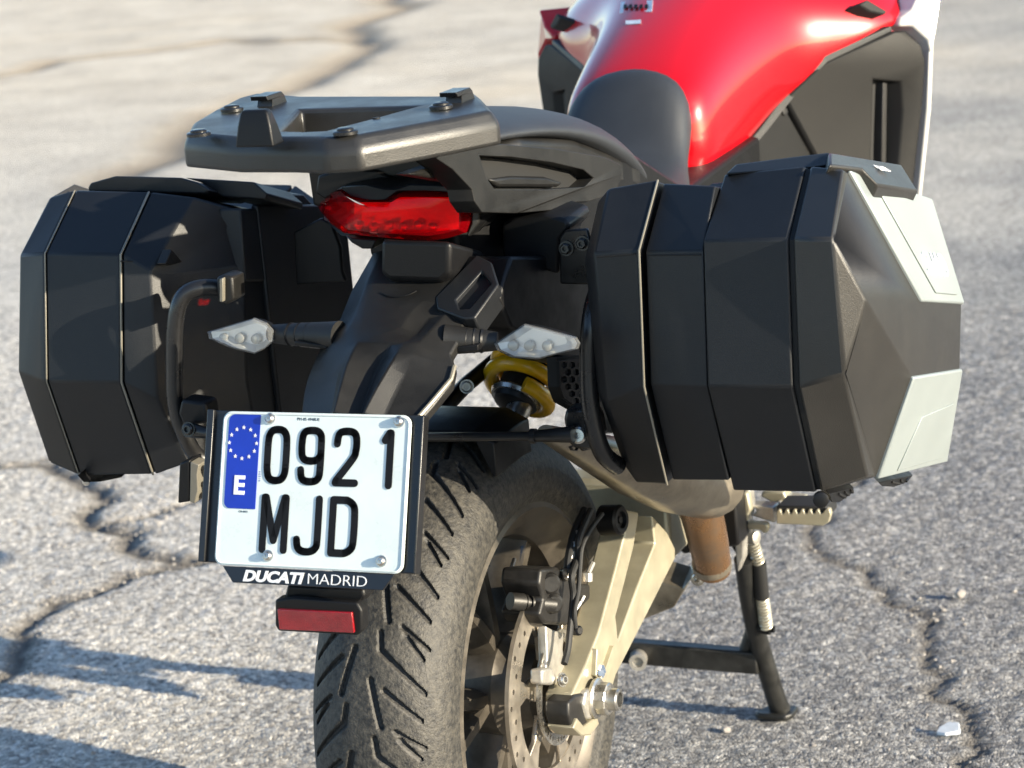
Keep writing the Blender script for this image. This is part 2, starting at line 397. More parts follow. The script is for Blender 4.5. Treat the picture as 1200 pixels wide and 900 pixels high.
stone('loose_stone', 851, 855, .007, 'small cream stone lying on the ground left of the stand foot', M['stone'], .7, 5)
c = spot(1113, 857, z=.004)
V, F = prism([c+Vector(p) for p in ((-.018, -.006, 0), (-.004, -.012, .002), (.016, -.004, .003), (.012, .008, .012), (-.004, .012, .010), (-.016, .004, .004))], (.001, -.002, -.004))
o = mesh('paving_flake', V, F, M['sticker'], bevel=.001); o['label'] = 'pale white flake lying beside the crack at lower right'; o['category'] = 'debris'

# ================================================================== motorcycle
B = thing('motorcycle', 'red and black touring motorcycle on its centre stand seen from behind', 'motorcycle', (0, 0, 0))
AX = Vector((0, 0, .322)); TR = .318

# ---- rear wheel: rim > tyre, spokes, disc
prof = [(-.078, .214), (-.074, .226), (-.066, .222), (-.055, .205), (-.04, .192), (.04, .192), (.055, .205), (.066, .222), (.074, .226), (.078, .214),
        (.070, .208), (.058, .192), (.044, .180), (-.044, .180), (-.058, .192), (-.070, .208)]
V, F = [], []
seg = 96
for k in range(seg):
    a = 2*math.pi*k/seg
    for x, r in prof: V.append((x, -r*math.sin(a), AX.z+r*math.cos(a)))
n = len(prof)
for k in range(seg):
    for i in range(n): F.append((k*n+i, k*n+(i+1) % n, ((k+1) % seg)*n+(i+1) % n, ((k+1) % seg)*n+i))
wheel = mesh('rear_wheel', V, F, M['rim'], B, ang=40)
V, F = lathe([(-.075, .03), (-.075, .045), (-.04, .06), (.045, .062), (.06, .05), (.088, .048), (.088, .03)], AX, (1, 0, 0), 40)
mesh('hub', V, F, M['rim'], wheel)
for k in range(5):
    for j in (-1, 1):
        a = 2*math.pi*k/5+.35; a2 = a+j*.24
        d1 = Vector((0, -math.sin(a), math.cos(a))); d2 = Vector((0, -math.sin(a2), math.cos(a2))); t1 = Vector((0, -math.cos(a2), -math.sin(a2)))
        S = []
        for f, wd, xx in ((0, .016, .042), (.3, .013, .04), (.7, .012, .034), (1, .018, .036)):
            p = AX+(d1*.052)*(1-f)+(d2*.188)*f
            S.append([p+t1*wd+Vector((xx*.5, 0, 0)), p+t1*wd*.5+Vector((xx, 0, 0)), p-t1*wd*.5+Vector((xx, 0, 0)), p-t1*wd+Vector((xx*.5, 0, 0)),
                      p-t1*wd+Vector((-xx*.5, 0, 0)), p-t1*wd*.5-Vector((xx, 0, 0)), p+t1*wd*.5-Vector((xx, 0, 0)), p+t1*wd-Vector((xx*.5, 0, 0))])
        V, F = loft(S); mesh('spoke', V, F, M['rim'], wheel, ang=50)
# tyre with cut tread
cp = [(0, .318), (.014, .3174), (.03, .3145), (.046, .308), (.060, .299), (.071, .288), (.079, .2755), (.0825, .266)]
cps = catmull([Vector((x, r, 0)) for x, r in cp], 12)
arc = [0]
for a, b2 in zip(cps[:-1], cps[1:]): arc.append(arc[-1]+(b2-a).length)
SM = arc[-1]; ns = 66
sv = np.linspace(0, SM, ns); hx = np.interp(sv, arc, [p.x for p in cps]); hr = np.interp(sv, arc, [p.y for p in cps])
side = [(.0838, .262), (.0842, .258), (.0838, .254), (.0845, .248), (.083, .240), (.0832, .237), (.081, .231), (.077, .224), (.0765, .221), (.070, .215)]
xs = np.concatenate([[-p[0] for p in side[::-1]], -hx[:0:-1], hx, [p[0] for p in side]])
rs = np.concatenate([[p[1] for p in side[::-1]], hr[:0:-1], hr, [p[1] for p in side]])
ss = np.concatenate([np.full(len(side), -9), -sv[:0:-1], sv, np.full(len(side), 9)])
ang = np.concatenate([np.arange(-2, 108, .30), np.arange(108, 358, 1.2)]); ang = np.radians(ang)
U_, S_ = np.meshgrid(ang*TR, ss, indexing='ij')
PER = 2*math.pi*TR/17; U0 = R_(59)*TR
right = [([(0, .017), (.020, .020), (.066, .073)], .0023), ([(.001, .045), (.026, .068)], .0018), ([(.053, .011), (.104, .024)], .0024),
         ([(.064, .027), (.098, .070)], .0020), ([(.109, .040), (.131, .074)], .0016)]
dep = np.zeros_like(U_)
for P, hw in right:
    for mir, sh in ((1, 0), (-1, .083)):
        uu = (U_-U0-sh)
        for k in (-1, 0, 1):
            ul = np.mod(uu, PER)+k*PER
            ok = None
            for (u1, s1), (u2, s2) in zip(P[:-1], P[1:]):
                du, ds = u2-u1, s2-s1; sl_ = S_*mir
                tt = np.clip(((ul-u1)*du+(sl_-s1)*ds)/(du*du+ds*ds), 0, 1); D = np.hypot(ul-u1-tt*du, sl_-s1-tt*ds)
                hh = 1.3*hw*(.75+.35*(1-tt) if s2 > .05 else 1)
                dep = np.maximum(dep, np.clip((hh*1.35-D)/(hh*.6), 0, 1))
Rr = rs[None, :]-dep*.0052
Yt = -Rr*np.sin(ang)[:, None]; Zt = AX.z+Rr*np.cos(ang)[:, None]; Xt = np.broadcast_to(xs[None, :], Yt.shape)
co = np.stack([Xt, Yt, Zt], -1).reshape(-1, 3); na, npf = Yt.shape
idx = np.arange(na*npf).reshape(na, npf); i2 = np.roll(idx, -1, 0)
q = np.stack([idx[:, :-1], i2[:, :-1], i2[:, 1:], idx[:, 1:]], -1).reshape(-1, 4)
tm = np_mesh('tyre', co, q); tm.set_sharp_from_angle(angle=R_(50))
at = tm.attributes.new('cut', 'FLOAT', 'POINT'); at.data.foreach_set('value', dep.ravel().astype(np.float32))
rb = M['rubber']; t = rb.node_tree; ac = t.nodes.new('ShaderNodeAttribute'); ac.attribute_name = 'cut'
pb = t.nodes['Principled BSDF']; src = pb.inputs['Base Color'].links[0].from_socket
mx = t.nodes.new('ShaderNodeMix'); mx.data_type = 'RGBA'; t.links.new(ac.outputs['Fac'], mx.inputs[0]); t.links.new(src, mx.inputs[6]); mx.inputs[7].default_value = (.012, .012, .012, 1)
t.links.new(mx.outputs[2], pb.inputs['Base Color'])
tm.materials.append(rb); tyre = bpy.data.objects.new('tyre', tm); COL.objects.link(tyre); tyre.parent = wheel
# brake disc with holes and slots
def ringpts(r, n, x, wob=0, k=0): return [Vector((x, -r_*math.sin(2*math.pi*i/n), AX.z+r_*math.cos(2*math.pi*i/n))) for i in range(n) for r_ in [r*(1+wob*math.cos(k*2*math.pi*i/n))]]
DX = .098
holes = [ringpts(.098, 90, DX)]
for i in range(40):
    a = 2*math.pi*i/40; r = (.124, .113, .118)[i % 3]; c = Vector((DX, -r*math.sin(a), AX.z+r*math.cos(a)))
    holes.append([c+Vector((0, .0034*math.cos(b2), .0034*math.sin(b2))) for b2 in [2*math.pi*j/8 for j in range(8)]])
V, F = prism(ringpts(.1325, 120, DX), (-.005, 0, 0), holes)
disc = mesh('brake_disc', V, F, M['disc'], wheel, ang=30)
for k in range(6):   # carrier arms
    a = 2*math.pi*k/6+.2; d = Vector((0, -math.sin(a), math.cos(a))); tg = Vector((0, -math.cos(a), -math.sin(a)))
    P = [AX+d*.046+tg*.016, AX+d*.075+tg*.010, AX+d*.0985+tg*.022, AX+d*.1005-tg*.012, AX+d*.075-tg*.006, AX+d*.046-tg*.016]
    V, F = prism([p+Vector((DX-.001, 0, 0)) for p in P], (-.006, 0, 0)); mesh('disc_arm', V, F, M['disc'], wheel, bevel=.001)
sl_h = [ringpts(.055, 60, DX+.010)]
for i in range(44):
    a = 2*math.pi*i/44; d = Vector((0, -math.sin(a), math.cos(a))); tg = Vector((0, -math.cos(a), -math.sin(a))); o0 = AX+Vector((DX+.010, 0, 0))
    sl_h.append([o0+d*.059-tg*.0022, o0+d*.065-tg*.0022, o0+d*.065+tg*.0022, o0+d*.059+tg*.0022])
V, F = prism(ringpts(.069, 88, DX+.010), (-.002, 0, 0), sl_h); mesh('sensor_ring', V, F, M['steel'], wheel)

# ---- swing arm (right side plate with its slot) plus cross piece and left arm
sc = lambda l, **k: [spot(560+a/2.143, 480+b/2.143, **k) for a, b in l]
SX = .138
arm_o = sc([(372, 252), (405, 258), (392, 345), (347, 520), (353, 582), (404, 440), (446, 336), (438, 266), (476, 308), (496, 348), (496, 374), (420, 525), (347, 668), (338, 700), (318, 742), (286, 786), (236, 776), (236, 715), (272, 640), (304, 560), (347, 400), (370, 310)], x=SX)
V, F = prism(arm_o, (-.034, 0, 0))
arm = mesh('swing_arm', V, F, M['arm'], B, ang=30, bevel=.0026, seg=3)
V, F = prism(sc([(300, 600), (322, 650), (342, 592), (338, 640), (318, 700), (296, 668)], x=SX+.006), (-.008, 0, 0)); mesh('web_rib', V, F, M['arm'], arm, bevel=.001)
V, F = loft([[Vector((s*.12, .42+dy, .40+dz)) for dy, dz in ((-.04, -.05), (.04, -.05), (.05, .05), (-.03, .06))] for s in (-1, -.3, .3, 1)])
mesh('arm_bridge', V, F, M['arm'], arm, bevel=.008)
V, F = loft([[Vector((-.12+dx, y, zc+dz)) for dx, dz in ((-.012, -h), (.012, -h), (.012, h), (-.012, h))] for y, zc, h in ((-.02, .322, .03), (.1, .345, .03), (.45, .42, .05))])
mesh('left_arm', V, F, M['arm'], arm, bevel=.004)
# pivot cap at the top of the arm
c = spot(560+350/2.143, 480+277/2.143, x=SX-.004)
V, F = lathe([(-.02, .019), (.004, .019), (.007, .016), (.007, .011), (.002, .010), (.002, .005), (.005, .004)], c, (1, -.15, .1), 28); mesh('pivot_cap', V, F, M['black'], arm)
# axle: adjuster block, hex nut, hollow end
V, F = prism(sc([(228, 735), (246, 716), (268, 712), (280, 740), (270, 770), (284, 796), (262, 812), (236, 800), (228, 770)], x=SX+.004), (-.030, 0, 0)); blk = mesh('axle_block', V, F, M['caliper'], arm, bevel=.003)
V, F = prism(sc([(240, 800), (250, 774), (268, 796), (300, 770), (306, 790), (284, 818), (262, 820)], x=SX+.008), (-.034, 0, 0)); mesh('adjuster_plate', V, F, M['arm'], blk, bevel=.002)
V, F = prism(sc([(272, 706), (300, 690), (322, 742), (306, 776), (276, 778), (266, 742)], x=SX+.007), (-.030, 0, 0)); mesh('axle_seat', V, F, M['alu'], blk, bevel=.003)
c = spot(697, 818, x=SX+.006)
V, F = lathe([(0, .024), (.004, .0245), (.006, .022)], c, (1, 0, 0), 36); mesh('washer', V, F, M['steel'], blk)
V, F = lathe([(.006, .020), (.018, .020), (.0195, .0185)], c, (1, 0, 0), 12); mesh('axle_nut', V, F, M['steel'], blk, ang=20)
V, F = lathe([(.012, .0135), (.030, .0135), (.032, .012), (.032, .0088), (.012, .0085)], c, (1, 0, 0), 30); mesh('axle_end', V, F, M['steel'], blk, label='hollow bright end of the wheel axle')
V, F = lathe([(.0325, .0086), (.0328, .001)], c-Vector((.004, 0, 0)), (1, 0, 0), 20); mesh('axle_bore', V, F, M['dark'], blk)
V, F = join(lathe([(0, .006), (.004, .006), (.004, .0045), (.02, .004)], spot(703, 790, x=SX+.002), (.4, -.8, .4), 12), lathe([(0, .0085), (.006, .0085)], spot(702, 786, x=SX+.002), (.4, -.8, .4), 6))
mesh('adjuster_bolt', V, F, M['steel'], arm)

# ---- caliper, bracket, hoses
k2 = lambda l, **k: [spot(550+a/4.5, 560+b/4.5, **k) for a, b in l]
V, F = prism(k2([(380, 480), (470, 470), (560, 560), (640, 560), (640, 640), (560, 720), (520, 780), (400, 770), (370, 720), (395, 640), (370, 560)], x=.118), (-.050, 0, 0))
cal = mesh('brake_caliper', V, F, M['caliper'], B, bevel=.004, seg=3)
for (a, b2) in ((440, 660), (425, 555)):
    pc = spot(550+a/4.5, 560+b2/4.5, x=.12); V, F = lathe([(-.02, .012), (.004, .012), (.007, .009), (.007, .005)], pc, (.55, -.8, .1), 20); mesh('piston_boss', V, F, M['caliper'], cal)
p1, p2 = spot(550+215/4.5, 560+650/4.5, x=.085), spot(550+440/4.5, 560+670/4.5, x=.12)
V, F = join(tube([p1, p1.lerp(p2, .3)], .0105), tube([p1.lerp(p2, .3), p1.lerp(p2, .62)], .0065), tube([p1.lerp(p2, .6), p2], .0105), tube([p1.lerp(p2, .34), p1.lerp(p2, .38)], .009), tube([p1.lerp(p2, .46), p1.lerp(p2, .5)], .009))
mesh('slide_pin', V, F, M['caliper'], cal)
V, F = prism(k2([(405, 780), (440, 800), (500, 820), (495, 900), (505, 1010), (480, 1090), (420, 1090), (390, 1080), (412, 960)], x=.112), (-.012, 0, 0)); mesh('caliper_bracket', V, F, M['alu'], cal, bevel=.002)
V, F = prism(k2([(385, 1010), (440, 1000), (460, 1060), (440, 1095), (385, 1090)], x=.121), (-.016, 0, 0)); mesh('bracket_boss', V, F, M['alu'], cal, bevel=.003)
V, F = bolt(spot(550+487/4.5, 700+435/4.5, x=.124), (1, -.3, .2), .007, .006); mesh('bolt', V, F, M['steel'], cal)
V, F = join(*[tube(k2([(a, b0), (a-14, b0+26)], x=.121), .0016, 6) for a, b0 in ((606, 625), (588, 655), (570, 682))]); mesh('raised_mark', V, F, M['wht'], cal)
V, F = tube(k2([(640, 170), (600, 260), (575, 330), (572, 420), (540, 520), (548, 620), (535, 760), (520, 900), (500, 980)], x=.135), .0042, 10, 5); mesh('brake_hose', V, F, M['groove'], B)
V, F = tube(k2([(700, 190), (640, 270), (595, 360), (583, 470), (575, 590), (555, 700), (560, 790)], x=.14), .0030, 10, 5); mesh('sensor_cable', V, F, M['groove'], B)
V, F = tube(k2([(610, 170), (560, 280), (530, 400), (520, 480)], x=.125), .0055, 10, 5); hl = mesh('brake_line', V, F, M['groove'], B)
for (a, b2), (c1, c2) in (((575, 285), (545, 395)), ((560, 340), (540, 430))):
    pa, pb2 = spot(550+a/4.5, 560+b2/4.5, x=.129), spot(550+c1/4.5, 560+c2/4.5, x=.127); V, F = join(tube([pa, pa.lerp(pb2, .6)], .0052, 12), tube([pa.lerp(pb2, .6), pb2], .0068, 6)); mesh('hose_fitting', V, F, M['steel'], hl)
V, F = lathe([(-.006, .009), (.004, .009), (.008, .006)], spot(550+520/4.5, 560+505/4.5, x=.124), (.7, -.6, .3), 16); mesh('banjo_bolt', V, F, M['steel'], cal)
V, F = join(tube(k2([(650, 450), (625, 505)], x=.128), .0035, 8), tube(k2([(625, 500), (625, 545)], x=.128), .006, 10)); mesh('bleed_nipple', V, F, M['alu'], cal)
V, F = lathe([(-.004, .006), (.004, .006), (.006, .004)], spot(550+567/4.5, 560+805/4.5, x=.135), (1, -.5, .2), 14); mesh('cable_clip', V, F, M['black'], B)
V, F = join(tube([spot(603, 655, x=.03), spot(592, 690, x=.03)], .0028, 8), tube([spot(612, 640, x=.03), spot(608, 682, x=.03)], .004, 8)); mesh('sensor_bracket', V, F, M['satin'], B)

# ---- exhaust: silencer, pipe, box
S = []
for (a, b2, x, r1) in ((640, 508, .14, .012), (690, 528, .15, .026), (740, 548, .165, .04), (790, 562, .18, .05), (828, 568, .19, .052)):
    c = spot(a, b2, x=x); S.append([c+Vector((math.cos(k*math.pi/8)*r1*1.0, math.sin(k*math.pi/8)*r1*.3, math.sin(k*math.pi/8)*r1*.8)) for k in range(16)])
V, F = loft(S); sil = mesh('silencer', V, F, M['muff'], B, ang=60)
V, F = tube([spot(800, 560, x=.165), spot(818, 590, x=.165), spot(829, 630, x=.165), spot(836, 668, x=.16)], [.028, .0285, .027, .024], 28, 6); pipe = mesh('exhaust_pipe', V, F, M['exhaust'], B, ang=60)
V, F = lathe([(-.004, .0265), (.006, .0265), (.008, .024)], spot(834, 660, x=.16), (spot(836, 668, x=.16)-spot(829, 630, x=.165)), 28); mesh('pipe_collar', V, F, M['muff'], pipe)
V, F = prism(spots([(725, 668), (800, 690), (812, 676), (790, 712), (745, 730), (725, 735)], y=.52), (0, .04, .02)); mesh('exhaust_box', V, F, M['muff'], B, bevel=.006)
V, F = bolt(spot(818, 678, y=.46), (0, -1, .2), .008, .008); mesh('clamp_bolt', V, F, M['steel'], B)
V, F = box((-.02, .86, .58), (.24, .36, .30)); mesh('engine', V, F, M['dark'], B, bevel=.03)
V, F = prism(spots([(700, 560), (860, 560), (866, 640), (800, 650), (778, 618), (745, 605)], y=.50), (0, .05, 0)); mesh('frame_plate', V, F, M['black'], B, bevel=.004)

# ---- centre stand
def line(l, x=None, y=None, r=.012, seg=14, sm=0):
    return tube([spot(a, b2, x=x, y=y) for a, b2 in l], r, seg, sm)
foot = spot(915, 836, z=.004)
topleg = spot(871, 655, y=.60)
p1 = spot(893, 765, y=.69)
V, F = tube([topleg, spot(880, 715, y=.645), p1, foot.lerp(p1, .25), foot+Vector((0, 0, .006))], [.0135, .0135, .0145, .0145, .0155], 18, 5)
st = mesh('centre_stand', V, F, M['stand'], B)
V, F = prism([foot+Vector(p) for p in ((-.034, -.016, -.003), (-.028, -.024, -.003), (.014, -.024, -.003), (.022, -.012, -.003), (.022, .018, -.003), (-.02, .022, -.003))], (0, 0, .010)); mesh('foot_pad', V, F, M['stand'], st, bevel=.003)
a, b2 = spot(742, 763, y=.67), spot(890, 775, y=.69)
d = (b2-a).normalized(); V, F = loft([[q_+Vector(o) for o in ((0, -.012, -.017), (0, .012, -.017), (0, .012, .017), (0, -.012, .017))] for q_ in (a-d*.2, b2)]); mesh('cross_bar', V, F, M['stand'], st, bevel=.003)
V, F = line([(872, 768), (882, 735), (886, 700)], y=.69, r=.010, sm=4); mesh('brace', V, F, M['stand'], st)
V, F = lathe([(-.02, .013), (.012, .013), (.012, .008), (.004, .007)], spot(748, 773, y=.65), (.3, -1, 0), 20); mesh('bump_stop', V, F, M['alu'], st)
mir = [Vector((-p.x, p.y, p.z)) for p in (topleg, p1, foot)]
V, F = tube(mir, .0145, 14); mesh('left_leg', V, F, M['stand'], st)
def coil(pa, pb, R, r, turns, seg=8, per=18):
    ax = (pb-pa).normalized(); u = ax.orthogonal().normalized(); v = ax.cross(u); n = int(turns*per)
    return tube([pa+(pb-pa)*(i/n)+(u*math.cos(2*math.pi*i/per)+v*math.sin(2*math.pi*i/per))*R for i in range(n+1)], r, seg)
q1, q2, q3, q4 = spot(882, 634, y=.60), spot(889, 659, y=.61), spot(893, 699, y=.63), spot(898, 734, y=.65)
V, F = coil(q1, q2, .0075, .0019, 7); mesh('stand_spring', V, F, M['spring'], st)
V, F = coil(q3, q4, .0080, .0021, 10); mesh('stand_spring', V, F, M['spring'], st)
V, F = tube([q2, q2.lerp(q3, .5), q3], .0105, 16); mesh('spring_sleeve', V, F, M['groove'], st)
V, F = join(lathe([(-.006, .008), (.012, .008)], q4+Vector((0, 0, -.004)), (-1, 0, .1), 14), lathe([(0, .005), (.018, .005)], q4+Vector((.012, 0, -.004)), (-1, 0, .1), 12)); mesh('spring_hook', V, F, M['black'], st)
V, F = lathe([(-.012, .010), (.010, .010), (.012, .007)], q1+Vector((-.002, 0, .006)), (1, -.3, 0), 14); mesh('spring_post', V, F, M['alu'], st)

# ---- right foot peg and hanger plate
kf = lambda l, **k: [spot(840+a/5, 560+b2/5, **k) for a, b2 in l]
V, F = prism(kf([(80, 60), (190, 70), (205, 150), (190, 270), (215, 320), (160, 330), (158, 470), (120, 560), (95, 300)], y=.55), (0, .02, 0)); hp = mesh('footrest_hanger', V, F, M['alu'], B, bevel=.003)
V, F = prism(kf([(135, 260), (290, 265), (305, 290), (295, 325), (270, 330), (255, 308), (150, 305)], y=.545), (0, .012, 0)); mesh('hanger_lug', V, F, M['arm'], hp, bevel=.003)
V, F = prism(kf([(125, 80), (180, 90), (200, 190), (175, 262), (135, 262)], y=.54), (0, .016, 0)); mesh('hanger_face', V, F, M['arm'], hp, bevel=.003)
V, F = prism(kf([(190, 160), (335, 168), (345, 230), (340, 268), (205, 225), (235, 190)], y=.56), (0, .025, 0)); mesh('peg_arm', V, F, M['alu'], hp, bevel=.003)
teeth = []
for i in range(6):
    xx = 350+i*45; teeth += [(xx, 208), (xx+8, 185), (xx+22, 188), (xx+32, 212)]
V, F = prism(kf(teeth+[(622, 205), (640, 180), (660, 185), (668, 215), (655, 262), (620, 282), (350, 270)], y=.53), (0, .010, 0)); peg = mesh('foot_peg', V, F, M['arm'], hp, bevel=.0012)
V, F = prism(kf([(350, 165), (640, 165), (650, 240), (350, 240)], y=.535), (0, .05, .0)); mesh('peg_tread', V, F, M['groove'], peg, bevel=.002)
teeth = []
for i in range(6):
    xx = 345+i*46; teeth += [(xx, 165), (xx+10, 140), (xx+24, 142), (xx+34, 165)]
V, F = prism(kf(teeth+[(630, 160), (650, 200), (345, 200)], y=.59), (0, .010, 0)); mesh('peg_teeth', V, F, M['alu'], peg, bevel=.001)
V, F = prism(kf([(265, 82), (390, 80), (405, 120), (500, 128), (500, 150), (330, 150), (255, 110)], y=.60), (0, .03, 0)); mesh('brake_lever', V, F, M['arm'], hp, bevel=.003)
V, F = prism(spots([(848, 560), (866, 575), (868, 660), (856, 640)], y=.57), (0, .05, 0)); mesh('frame_web', V, F, M['dark'], B, bevel=.003)

# ---- shock absorber
s0 = spot(603, 468, x=.02); sdir = Vector((.13, .66, .55)).normalized()
V, F = lathe([(-.010, .016), (-.008, .024), (-.003, .027), (.004, .028), (.006, .026), (.20, .030), (.30, .026)], s0, sdir, 36); sh = mesh('shock_absorber', V, F, M['caliper'], B)
V, F = coil(s0+sdir*.004, s0+sdir*.17, .0405, .0096, 6.8, 12, 30); mesh('coil_spring', V, F, M['yellow'], sh)
V, F = lathe([(-.002, .030), (.003, .032), (.006, .030)], s0, sdir, 40); mesh('spring_seat', V, F, M['steel'], sh)
V, F = join(lathe([(-.022, .011), (-.012, .013), (0, .013)], s0+Vector((.012, -.006, -.006)), sdir, 20), lathe([(-.024, .006), (-.016, .006)], s0+Vector((.004, 0, .006)), sdir, 12)); mesh('shock_eye', V, F, M['steel'], sh)
V, F = line([(500, 500), (545, 452), (598, 408)], x=-.03, r=.010); mesh('frame_tube', V, F, M['black'], B)
V, F = bolt(spot(547, 453, x=-.01), (.4, -1, .2), .007, .006); mesh('frame_bolt', V, F, M['alu'], B)

# ---- hexagon grille panel beside the shock
kg = lambda l, **k: [spot(480+a/4.5, 360+b2/4.5, **k) for a, b2 in l]
GX = .16
holes = []
for r in range(6):
    for cidx in range(4):
        cx, cy = 815+cidx*42+(21 if r % 2 else 0), 305+r*38
        if not (800 < cx < 918 and 290 < cy < 500): continue
        if cx > 900+0.15*(cy-300) or cx < 815+max(0, (cy-430))*.6: continue
        holes.append([(cx+17*math.cos(a)*1.05, cy+19*math.sin(a)) for a in [math.pi/6+j*math.pi/3 for j in range(6)]])
V, F = prism(kg([(790, 285), (905, 270), (925, 300), (945, 500), (930, 525), (870, 515), (815, 480), (795, 420)], x=GX), (-.004, 0, 0), [kg(h, x=GX) for h in holes]); gr = mesh('hexagon_grille', V, F, M['black'], B, ang=30)
V, F = prism(kg([(775, 265), (915, 255), (950, 520), (880, 540), (810, 500), (780, 420)], x=GX-.012), (-.012, 0, 0)); mesh('grille_back', V, F, M['dark'], gr)

# ---- inner mudguard over the tyre
S = []
for yy, zz, wd in ((-.075, .655, .085), (-.03, .660, .09), (.0, .660, .09), (.02, .658, .09)):
    S.append([Vector((-wd, yy, zz-.05)), Vector((-wd, yy, zz-.01)), Vector((-wd*.7, yy, zz+.004)), Vector((wd*.7, yy, zz+.004)), Vector((wd, yy, zz-.01)), Vector((wd, yy, zz-.05)), Vector((wd-.006, yy, zz-.05)), Vector((wd*.7, yy, zz-.004)), Vector((-wd*.7, yy, zz-.004)), Vector((-wd+.006, yy, zz-.05))])
V, F = loft(S); mesh('inner_mudguard', V, F, M['black'], B, bevel=.002)

# ---- rear subframe, under tail
V, F = loft([[Vector((-wx, y, z0)), Vector((wx, y, z0)), Vector((wx, y, z1)), Vector((-wx, y, z1))] for y, wx, z0, z1 in ((-.06, .055, .86, .93), (.08, .10, .78, .955), (.30, .13, .70, .92), (.55, .12, .56, .82), (.85, .13, .5, .84))])
sf = mesh('rear_subframe', V, F, M['black'], B, bevel=.006)
V, F = prism(spots([(600, 300), (700, 300), (712, 430), (655, 420), (600, 385), (585, 350)], x=.14), (-.06, 0, 0)); mesh('side_cover', V, F, M['black'], B, bevel=.004)
# ---- tail body with grab rail opening
def tx(px): return .105+.062*(px-500)/230
def tl(l, dx=0): return [spot(a, b2, x=tx(a)+dx) for a, b2 in l]
outer = tl([(497, 176), (530, 171), (590, 169), (650, 174), (708, 184), (727, 193), (729, 204), (722, 226), (690, 236), (664, 238), (650, 246), (606, 250), (565, 249), (556, 236), (553, 222), (530, 198)])
hole = tl([(562, 182), (600, 184), (645, 190), (684, 199), (696, 209), (685, 219), (640, 222), (580, 222), (570, 208)])
V, F = prism(outer, (-.030, .0, .0), [hole]); tb = mesh('grab_rail', V, F, M['tail'], B, bevel=.0035, seg=3, ang=40)
lr = tl([(610, 172), (650, 174), (708, 184), (727, 193), (729, 204), (722, 226), (690, 236), (625, 238)])
V, F = prism([Vector((-p.x, p.y, p.z)) for p in lr], (.030, 0, 0)); mesh('grab_rail', V, F, M['tail'], B, bevel=.0035, ang=40)
V, F = prism(tl([(555, 182), (720, 195), (716, 230), (640, 236), (560, 240)], -.014), (-.012, 0, 0)); mesh('rail_shade_sheet', V, F, M['dark'], tb, bevel=.003)  # near-black sheet behind the opening, paints the shade inside the rail
V, F = prism(tl([(574, 210), (600, 206), (640, 207), (662, 214), (655, 219), (585, 219)], -.006), (-.007, 0, 0)); mesh('rail_pad', V, F, M['tail'], tb, bevel=.004)
# tail top shell behind the seat
S = []
for y, wx, z0, z1 in ((-.07, .06, .95, .985), (-.04, .10, .94, .99), (0, .12, .935, .992), (.15, .125, .91, .965), (.35, .13, .86, .90)):
    S.append([Vector((-wx, y, z0)), Vector((wx, y, z0)), Vector((wx, y, z1-.012)), Vector((wx*.7, y, z1)), Vector((-wx*.7, y, z1)), Vector((-wx, y, z1-.012))])
V, F = loft(S); mesh('tail_shell', V, F, M['tail'], B, bevel=.006)

# ---- seats
def half(sec):   # mirror a half section given from lower outside to the middle
    l = [(-x, z) for x, z in sec]; r = [(x, z) for x, z in reversed(sec)]
    return l+[p for p in r if p[0] > 0]
def body(secs, name, m, par, sub=2, caps=True, **k):
    S = [[Vector((x, y, z)) for x, z in half(s)] for y, s in secs]
    V, F = loft(S, caps); return mesh(name, V, F, m, par, ang=180, sub=sub, **k)
body([(-.10, [(.09, .985), (.10, .995), (.07, 1.005), (0, 1.006)]), (-.06, [(.10, .984), (.120, .994), (.09, 1.006), (0, 1.010)]), (.05, [(.115, .974), (.136, .984), (.10, 1.004), (0, 1.010)]),
      (.18, [(.125, .945), (.150, .956), (.11, .985), (0, 1.002)]), (.29, [(.13, .895), (.15, .912), (.11, .955), (0, .982)]), (.37, [(.12, .86), (.14, .875), (.10, .905), (0, .93)]), (.42, [(.11, .83), (.125, .84), (.09, .85), (0, .86)])], 'pillion_seat', M['seat'], B)
body([(.36, [(.13, .80), (.155, .825), (.12, .85), (0, .86)]), (.46, [(.13, .79), (.15, .82), (.11, .846), (0, .853)]), (.56, [(.115, .79), (.13, .82), (.10, .846), (0, .853)]),
      (.61, [(.09, .80), (.104, .83), (.09, .868), (0, .88)]), (.645, [(.08, .815), (.098, .86), (.088, .925), (0, .942)]), (.68, [(.075, .84), (.094, .885), (.084, .955), (0, .972)]), (.72, [(.06, .88), (.075, .90), (.06, .95), (0, .970)])], 'rider_seat', M['seat'], B)
# ---- tank and fairing
tank = body([(.655, [(.088, .80), (.100, .815), (.107, .845), (.098, .895), (.08, .925), (0, .925)]),
      (.72, [(.09, .805), (.105, .818), (.115, .86), (.111, .92), (.085, .962), (0, .972)]),
      (.80, [(.09, .80), (.110, .818), (.125, .87), (.121, .945), (.09, .998), (0, 1.012)]),
      (.90, [(.10, .835), (.126, .852), (.141, .90), (.14, .97), (.10, 1.035), (0, 1.052)]),
      (.97, [(.13, .875), (.15, .889), (.165, .925), (.165, .99), (.115, 1.058), (0, 1.078)]),
      (1.02, [(.2, .92), (.215, .937), (.22, .95), (.205, 1.0), (.13, 1.068), (0, 1.092)]),
      (1.09, [(.26, .955), (.278, .965), (.282, .975), (.25, 1.018), (.15, 1.078), (0, 1.10)]),
      (1.25, [(.28, .96), (.302, .97), (.305, .985), (.265, 1.03), (.16, 1.088), (0, 1.11)]),
      (1.40, [(.26, .96), (.28, .97), (.285, .985), (.25, 1.03), (.15, 1.085), (0, 1.11)])], 'fuel_tank', M['red'], B)
